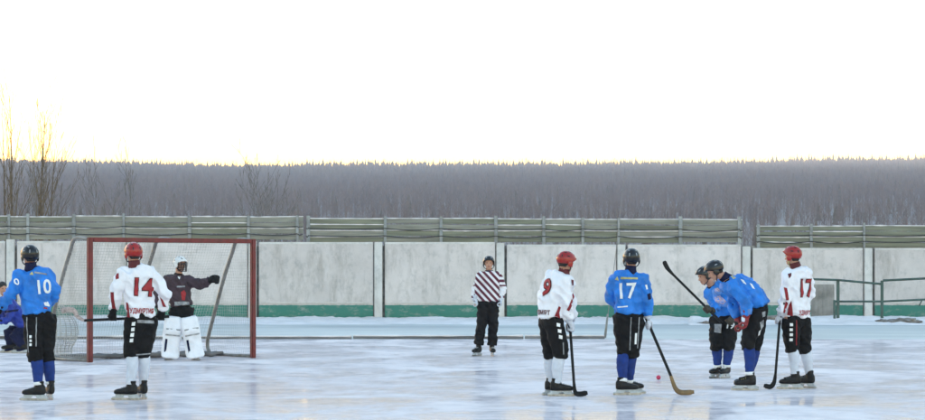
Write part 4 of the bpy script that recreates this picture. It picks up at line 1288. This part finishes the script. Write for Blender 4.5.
# ---------- blue 17
def pb17():
    Y = 30.3
    J = dict(head=(631.5, 259, 0), neck=(630.5, 271.5, 0), sa=(615.5, 280, 0.02), sb=(643, 279.5, -0.02), ea=(610.5, 296, 0.10), eb=(646.5, 299, -0.04), wa=(619, 307, 0.30), wb=(647.8, 315, 0.0),
             ga=(627, 309, 0.36), gb=(649.2, 325, 0.05), hem=(629, 312.5, 0), ha=(623, 319, 0), hb=(634.5, 319, 0), ka=(624, 349, 0.03), kb=(632.5, 349, 0.02), na=(622.5, 381, -0.08), nb=(629, 381, 0.16))
    top = blue_top(text=[('number', "17", 625.5, 291.5, 15, [('white_print', 0.018)], (-0.05, 1, 0), 2, 0.92)],
                   poly=[('sponsor_strip', [(620, 277), (637, 277.5), (637, 279.4), (620, 279)], 'yellow_print'), ('emblem', [(614.5, 279.5), (617, 276.5), (618, 280.5)], 'yellow_print'), ('hem_mark', [(617, 306.5), (627, 305.5), (627, 306.8), (617, 307.8)], 'white_print'),
                         ('sleeve_mark', [(644.5, 285), (646.3, 284.5), (647.3, 289), (645.6, 289.5)], 'white_print'), ('sleeve_mark', [(646.5, 294), (650, 293), (650.5, 299), (647.5, 300)], 'navy_cloth')])
    legs = dict(mat='black_cloth', sock='blue_sock', sock_band='white_print', end=0.22, poly=[('piping', [(630, 317), (631, 317), (630, 350), (629, 350)], 'grey_print'), ('piping', [(638, 317), (639, 317), (637.5, 348), (636.7, 348)], 'grey_print'),
                ('side_mark', [(634.5, 333), (636.5, 333), (636, 344), (634, 344)], 'white_print')])
    opts = dict(helmet='black_plastic', foot_a=(1, 0.1), foot_b=(0.9, 0.35), glove_a='white_glove', glove_b='white_glove', grip_a=(0.5, 0.6, -0.5), grip_b=(0.35, 0.1, -0.9))
    s, q = make_person(Y, 629, "person in blue jersey number 17 standing with stick over the red ball", GR_B, J, (-0.1, 1, -0.02), top, legs, opts)
    b = s.base
    stick("bandy_stick", "wooden stick of the blue player numbered 17 with its blade beyond the ball", b + q['gb'], [b + s.q(645.6, 316.5, 0.06), b + Vector((s.q(670.5, 372, 0.0).x, -0.05, 0.24))],
          [b + Vector((s.q(675, 384, 0).x, -0.06, 0.085)), b + Vector((s.q(681, 390, 0).x, -0.07, 0.033)), b + Vector((s.q(693.5, 389, 0).x, -0.08, 0.040))], ['tape', 'wood', 'tape'], 0.017)
pb17()

# ---------- bending blue player in front
def pbf():
    Y = 31.5
    J = dict(head=(715, 270.5, 0.0), neck=(727, 279, 0.0), sa=(733, 286, -0.19), sb=(731, 283, 0.18), ea=(746.5, 301, -0.25), eb=(733, 304, 0.2), wa=(746.8, 315, -0.24), wb=(738, 318, 0.12),
             ga=(742.5, 325, -0.22), gb=(738, 328, 0.08), hem=(758.5, 306, 0), ha=(758, 312, -0.10), hb=(758, 311, 0.11), ka=(748, 342, -0.12), kb=(755, 342, 0.14), na=(749.5, 374, -0.12), nb=(749.5, 373, 0.22))
    top = blue_top(poly=[('shoulder_mark', [(729, 275.5), (731.5, 274), (734, 278), (731.5, 279)], 'yellow_print'), ('back_mark', [(739, 279), (742, 280), (744.5, 284.5), (741.5, 283)], 'white_print'), ('back_mark', [(748, 283), (750.5, 284), (753, 289), (750.5, 288)], 'white_print'), ('sleeve_mark', [(744.5, 309), (748.5, 308), (749.5, 315), (745.5, 316)], 'blue_light')])
    legs = dict(mat='black_cloth', sock='blue_sock', sock_band='white_print', end=0.22, poly=[('side_mark', [(758, 322), (762, 319), (762.5, 326), (759, 329)], 'grey_print'), ('side_mark', [(757, 331), (760.5, 328), (760, 335), (756.5, 337)], 'white_print'), ('side_mark', [(760, 312), (763.5, 311), (763.5, 316), (760.5, 317)], 'grey_print')])
    opts = dict(helmet='black_plastic', foot_a=(-1, 0), foot_b=(-1, 0.1), glove_a='red_glove', glove_b='red_glove', grip_a=(0.2, 1, 0.3), grip_b=(0.2, 1, 0.3), hemw=0.175, w=1.1, bulge=(0.02, 0, 0.07), lace='yellow_print')
    make_person(Y, 750, "person in blue jersey bending forward with red glove on the knee", GR_B, J, (-0.92, 0.05, -0.55), top, legs, opts)
pbf()

# ---------- blue player behind, holding the raised stick
def pbb():
    Y = 35.0
    J = dict(head=(704.5, 275.5, -0.1), neck=(712.5, 286, -0.03), sa=(709, 292, 0.02), sb=(729, 291, -0.08), ea=(716, 306, -0.16), eb=(738, 307, -0.14), wa=(712.5, 311, -0.32), wb=(733, 318, -0.28),
             ga=(707.5, 309, -0.36), gb=(730, 321, -0.34), hem=(724.5, 314.5, 0.05), ha=(718, 321, 0.06), hb=(731, 321, 0.0), ka=(716, 343, -0.08), kb=(729, 343, -0.10), na=(717.5, 366, 0.0), nb=(726.5, 366, -0.04))
    top = blue_top(poly=[('chest_print', [(711, 290), (716, 287), (721, 290), (719, 295), (722, 299), (727, 302), (726, 307), (717, 306), (712, 299)], 'blue_light'), ('chest_print', [(713, 297), (719, 295.5), (725, 301), (722, 304.5), (714, 302)], 'pink_print'), ('shoulder_mark', [(713, 289), (717, 287.5), (719, 291), (714, 293)], 'pink_print')])
    legs = dict(mat='black_cloth', sock='blue_sock', sock_band='white_print', end=0.25, poly=[('thigh_patch', [(714, 324), (721, 324), (720, 333), (713.5, 332)], 'grey_print')],
                text=[('shorts_number', "19", 729, 325.5, 6.2, [('white_print', 0.02)], (0.25, 1, 0), -6, 1.0)])
    opts = dict(helmet='black_plastic', foot_a=(-0.6, -0.8), foot_b=(-0.55, -0.85), glove_a='brown_glove', glove_b='brown_glove', grip_a=(-0.68, 0.05, 0.72), grip_b=(-0.68, 0.05, 0.72), glove_pad=0.013, lace='white_print')
    s, q = make_person(Y, 722, "person in blue jersey with shorts number 19 behind the bending player, stick raised", GR_B, J, (-0.85, -0.35, -0.35), top, legs, opts)
    b = s.base
    stick("bandy_stick", "dark stick raised diagonally by the blue player behind", b + q['ga'], [b + s.q(722, 323, -0.34), b + s.q(673, 274.5, -0.38)],
          [b + s.q(668.5, 269.5, -0.38), b + s.q(666, 265.5, -0.38), b + s.q(664.2, 261, -0.38)], ['tape', 'tape', 'tape'], 0.016)
pbb()

# ---------- white 17
def pw17():
    Y = 31.8
    J = dict(head=(792.5, 256, 0), neck=(796, 268, 0), sa=(788, 275.5, -0.13), sb=(806, 274.5, 0.12), ea=(785.5, 295, -0.17), eb=(809, 294, 0.2), wa=(781, 312.5, -0.14), wb=(792, 309, 0.28),
             ga=(779.5, 321, -0.08), gb=(785, 313, 0.26), hem=(796.5, 316.5, 0), ha=(790.5, 322, -0.07), hb=(801.5, 322, 0.07), ka=(792, 346, -0.05), kb=(804, 346, 0.08), na=(794.5, 373, -0.04), nb=(809, 372, 0.16))
    top = white_top(text=[('number', "17", 804.5, 289, 17, WHITE_NUM, (-0.2, 1, 0), 0, 0.84), ('lettering', "УДМУРТ", 804, 313, 4.4, [('red_print', 0.03)], (-0.35, 1, 0), -2, 0.62)],
                    poly=[('sleeve_stripe', [(781.5, 287), (784.8, 288), (786.5, 300), (783.5, 300)], 'red_cloth'), ('side_stripe', [(787.5, 303), (790, 301), (791.5, 316), (786, 315)], 'red_cloth'), ('sleeve_stripe', [(783.5, 301), (786, 303), (783, 313), (781, 312)], 'red_cloth'),
                          ('shoulder_emblem', [(785.5, 274), (789.5, 272.8), (789, 276), (786.5, 278.5)], 'dark_red')])
    legs = dict(mat='black_cloth', sock='white_sock', poly=[('side_mark', [(787.8, y), (791, y), (791, y + 2.8), (787.8, y + 2.8)], 'white_print') for y in (323, 328, 333, 338)] + [('piping', [(794, 320), (795, 320), (795.5, 345), (794.5, 345)], 'red_cloth')])
    opts = dict(helmet='red_plastic', foot_a=(-1, 0.1), foot_b=(-0.7, 0.7), glove_a='white_glove', glove_b='white_glove', grip_a=(-0.12, 0.05, -1), grip_b=(0.5, 0.5, 0.5), strap='yellow_print')
    s, q = make_person(Y, 798, "person in white jersey number 17 beside the bending blue players", GR_W, J, (-0.75, 0.55, -0.05), top, legs, opts)
    b = s.base
    stick("bandy_stick", "black hooked stick of the white player numbered 17", b + q['ga'], [b + s.q(780.5, 311, -0.08), b + Vector((s.q(774.5, 368, 0).x, -0.1, 0.20))],
          [b + Vector((s.q(773, 375, 0).x, -0.1, 0.09)), b + Vector((s.q(769.5, 380, 0).x, -0.1, 0.035)), b + Vector((s.q(763, 379, 0).x, -0.1, 0.052))], ['tape', 'tape', 'tape'], 0.0155)
pw17()

# ---------- referee
def referee_cloth():
    m, nt, bs, out = nodes_of("striped_referee_cloth")
    N, L = nt.nodes, nt.links
    tc = N.new("ShaderNodeTexCoord")
    sp = N.new("ShaderNodeSeparateXYZ"); L.new(tc.outputs["Object"], sp.inputs[0])
    def math_(op, a, b):
        n = N.new("ShaderNodeMath"); n.operation = op
        for i, v in enumerate((a, b)):
            if isinstance(v, (int, float)): n.inputs[i].default_value = v
            elif v is not None: L.new(v, n.inputs[i])
        return n.outputs[0]
    ax = math_('ABSOLUTE', sp.outputs["X"], 0)
    sleeve = math_('GREATER_THAN', ax, 0.225)
    diag = math_('ADD', math_('MULTIPLY', sp.outputs["X"], 0.80), math_('MULTIPLY', sp.outputs["Z"], 0.74))
    v = math_('ADD', math_('MULTIPLY', diag, math_('SUBTRACT', 1, sleeve)), math_('MULTIPLY', sp.outputs["Z"], sleeve))
    fr = math_('FRACT', math_('MULTIPLY', v, 10.4), 0)
    st = math_('GREATER_THAN', fr, 0.52)
    # plain white band on the forearm
    zz = math_('MULTIPLY', math_('GREATER_THAN', sp.outputs["Z"], 1.10), math_('LESS_THAN', sp.outputs["Z"], 1.27))
    st = math_('MAXIMUM', st, math_('MULTIPLY', zz, sleeve))
    mx = N.new("ShaderNodeMix"); mx.data_type = 'RGBA'
    L.new(st, mx.inputs["Factor"]); mx.inputs["A"].default_value = (0.10, 0.012, 0.032, 1); mx.inputs["B"].default_value = (0.74, 0.72, 0.76, 1)
    L.new(mx.outputs["Result"], bs.inputs["Base Color"]); bs.inputs["Roughness"].default_value = 0.75
    return m
def pref():
    Y = 44.1
    J = dict(head=(488.8, 263.2, 0), neck=(489, 272, 0.01), sa=(480.5, 276.5, 0.0), sb=(497.5, 276.5, 0.0), ea=(476.5, 288, 0.04), eb=(502.5, 288, 0.05), wa=(475, 299.5, -0.04), wb=(500, 299.5, -0.05),
             ga=(475.2, 304.5, -0.08), gb=(499, 304.5, -0.08), hem=(488.5, 300.5, 0), ha=(484, 304.5, 0), hb=(493, 304.5, 0), ka=(481, 328, -0.02), kb=(493, 328, -0.03), na=(478.5, 346, 0.0), nb=(492, 346.5, 0))
    top = dict(mat=referee_cloth(), collar='navy_cloth')
    legs = dict(mat='black_cloth', name='trousers', end=0.92, r=(0.118, 0.105, 0.088, 0.085))
    opts = dict(helmet='black_plastic', foot_a=(-0.5, -0.85), foot_b=(0.15, -1), glove_a='white_glove', glove_b='white_glove', grip_a=(0.1, 1, 0.1), grip_b=(-0.1, 1, 0.1), glove_pad=0.004, hemw=0.18)
    make_person(Y, 487, "person in referee jersey with dark and white diagonal stripes facing the camera by the wall", "officials on the ice", J, (0.0, -1, -0.02), top, legs, opts)
pref()

# ---------- goalkeeper
def pgoalie():
    Y = 42.0
    J = dict(head=(180, 264, -0.02), neck=(178.5, 275, 0), sa=(167, 281, 0.05), sb=(189, 281, -0.05), ea=(158.5, 293, 0.0), eb=(200.5, 284.5, -0.12), wa=(158.5, 307, -0.15), wb=(209.5, 281, -0.25),
             ga=(161, 314, -0.22), gb=(215.5, 279.5, -0.30), hem=(181, 305, 0), ha=(176, 311, 0.03), hb=(187, 311, -0.03), ka=(173.5, 331, -0.06), kb=(190, 331, -0.08), na=(170, 350.5, 0.0), nb=(194.5, 350.5, -0.03))
    top = dict(mat=M['grey_cloth'], collar='black_cloth', poly=[('chest_emblem', [(182, 292), (185, 290), (187, 293), (186, 300), (183, 300)], 'red_print'), ('chest_strip', [(178, 286), (186, 285.5), (186, 287), (178, 287.5)], 'grey_print'), ('hem_band', [(175.5, 301.5), (190, 301.5), (190, 305.5), (175.5, 305.5)], 'grey_print'), ('neck_flash', [(178.5, 276.5), (181.5, 276.5), (180.5, 279.5)], 'white_print')])
    legs = dict(mat='black_cloth', name='trousers', sock='white_sock', end=0.25)
    opts = dict(wire=0.0065, helmet='white_plastic', foot_a=(-0.3, -0.95), foot_b=(0.5, -0.85), glove_a='black_glove', glove_b='black_glove', grip_a=(1, 0.2, 0), grip_b=(0.1, 0.3, 1), glove_pad=0.024, cuff=0.070, cage='black_plastic', strap='black_plastic', w=1.12, sleeve=(0.098, 0.094, 0.088, 0.080, 0.066))
    s, q = make_person(Y, 182, "person keeping goal in dark jersey, white helmet and white leg pads, one arm outstretched", "players inside the goal", J, (0.8, -0.6, -0.10), top, legs, opts)
    for sd, (tx, bx) in (('a', (174.0, 169.5)), ('b', (188.5, 195.5))):
        tp = s.q(tx, 316.5, -0.14); bt = s.q(bx, 357, -0.10); bt.z = 0.05
        ax = (tp - bt).normalized()
        d = Vector((0.25, -0.97, 0)); d = orth(d, ax); r = d.cross(ax).normalized()
        bm = bmesh.new()
        secs = []
        for t, w, dp, of in [(0, 0.12, 0.05, 0.09), (0.04, 0.155, 0.075, 0.07), (0.14, 0.160, 0.085, 0.02), (0.35, 0.150, 0.085, 0), (0.55, 0.158, 0.09, 0), (0.66, 0.160, 0.095, 0.015), (0.74, 0.160, 0.09, 0.01), (0.93, 0.150, 0.075, -0.01), (0.985, 0.13, 0.06, -0.01), (1.0, 0.09, 0.03, -0.01)]:
            secs.append((bt.lerp(tp, t) + d * of, r, d, w, dp, 3.2))
        loft(bm, secs, 20)
        me = remesh(bm, 0.012, 1); wrinkle(me, 0.008, 3)
        pad = link("leg_pad", me, M['white_cloth'], s.root)
        bv = bvh_of(me)
        for t in (0.56, 0.70):     # knee straps across the pad
            c = bt.lerp(tp, t) + d * 0.095
            bm = bmesh.new(); box(bm, c, (0.24, 0.016, 0.018), Matrix((r, d, ax)).transposed(), 0.003); build("strap", bm, M['grey_print'], pad)
        bm = bmesh.new(); c = bt.lerp(tp, 0.3) + r * 0.10 * (1 if sd == 'b' else 1) + d * 0.088
        box(bm, c, (0.03, 0.012, 0.22), Matrix((r, d, ax)).transposed(), 0.003); build("side_print", bm, M['navy_cloth'], pad)
pgoalie()

# ---------- crouching person at the left edge
def pcrouch():
    Y = 45.8
    J = dict(head=(2.5, 288.5, 0), neck=(6.5, 298, 0.02), sa=(2, 303, 0.16), sb=(11, 304, -0.16), ea=(3, 317, 0.22), eb=(10, 319, -0.26), wa=(-4, 321, 0.15), wb=(0, 322, -0.26), ga=(-9, 320, 0.08), gb=(-5.5, 321, -0.22),
             hem=(26, 326, 0), ha=(28, 332, 0.1), hb=(28, 333, -0.1), ka=(9, 332, 0.18), kb=(14, 334, -0.2), na=(12, 346, 0.16), nb=(24, 346, -0.18))
    top = dict(mat=M['royal_cloth'], collar='black_cloth', poly=[('trim', [(6, 311), (20, 309), (20, 311), (6, 313)], 'navy_cloth')])
    legs = dict(mat='navy_cloth', name='trousers', end=0.9, r=(0.13, 0.12, 0.10, 0.085))
    opts = dict(foot_a=(-1, -0.1), foot_b=(-1, -0.1), glove_a='black_glove', glove_b='black_glove', grip_a=(0.1, 1, 0), grip_b=(0.1, 1, 0), hemw=0.2, w=1.08, coat=True)
    make_person(Y, 18, "person with dark hair crouching in dark blue clothes behind the player numbered 10", "people beside the goal", J, (0.55, -0.8, -0.15), top, legs, opts)
pcrouch()

# ---------- ball
bp = P(658.5, 377, 0.033 * 0 + 33.5)
Yb = (CAMZ - 0.032) * F / (377.5 - HZ)
bm = bmesh.new(); bmesh.ops.create_icosphere(bm, subdivisions=3, radius=0.033)
for v in bm.verts: v.co *= 1 + 0.012 * noise.noise(v.co * 160)
o = build("bandy_ball", bm, M['ball'], None, ((658.5 - 462.5) * Yb / F, Yb, 0.033), smooth=True)
tag(o, "small pinkish red ball lying on the ice beside the wooden stick", "ball")

forest()

# ------------------------------------------------------------------ haze
HAZE = 0.00023
bm = bmesh.new(); box(bm, (-350, 1640, 114), (4900, 3440, 232))
m = bpy.data.materials.new("haze_air"); m.use_nodes = True
nt = m.node_tree; nt.nodes.clear()
out = nt.nodes.new("ShaderNodeOutputMaterial"); pv = nt.nodes.new("ShaderNodeVolumePrincipled")
pv.inputs["Color"].default_value = (0.84, 0.86, 1.0, 1); pv.inputs["Density"].default_value = HAZE
nt.links.new(pv.outputs[0], out.inputs["Volume"])
o = build("haze", bm, m)
tag(o, "thin cold haze over the valley", "haze", kind='stuff')
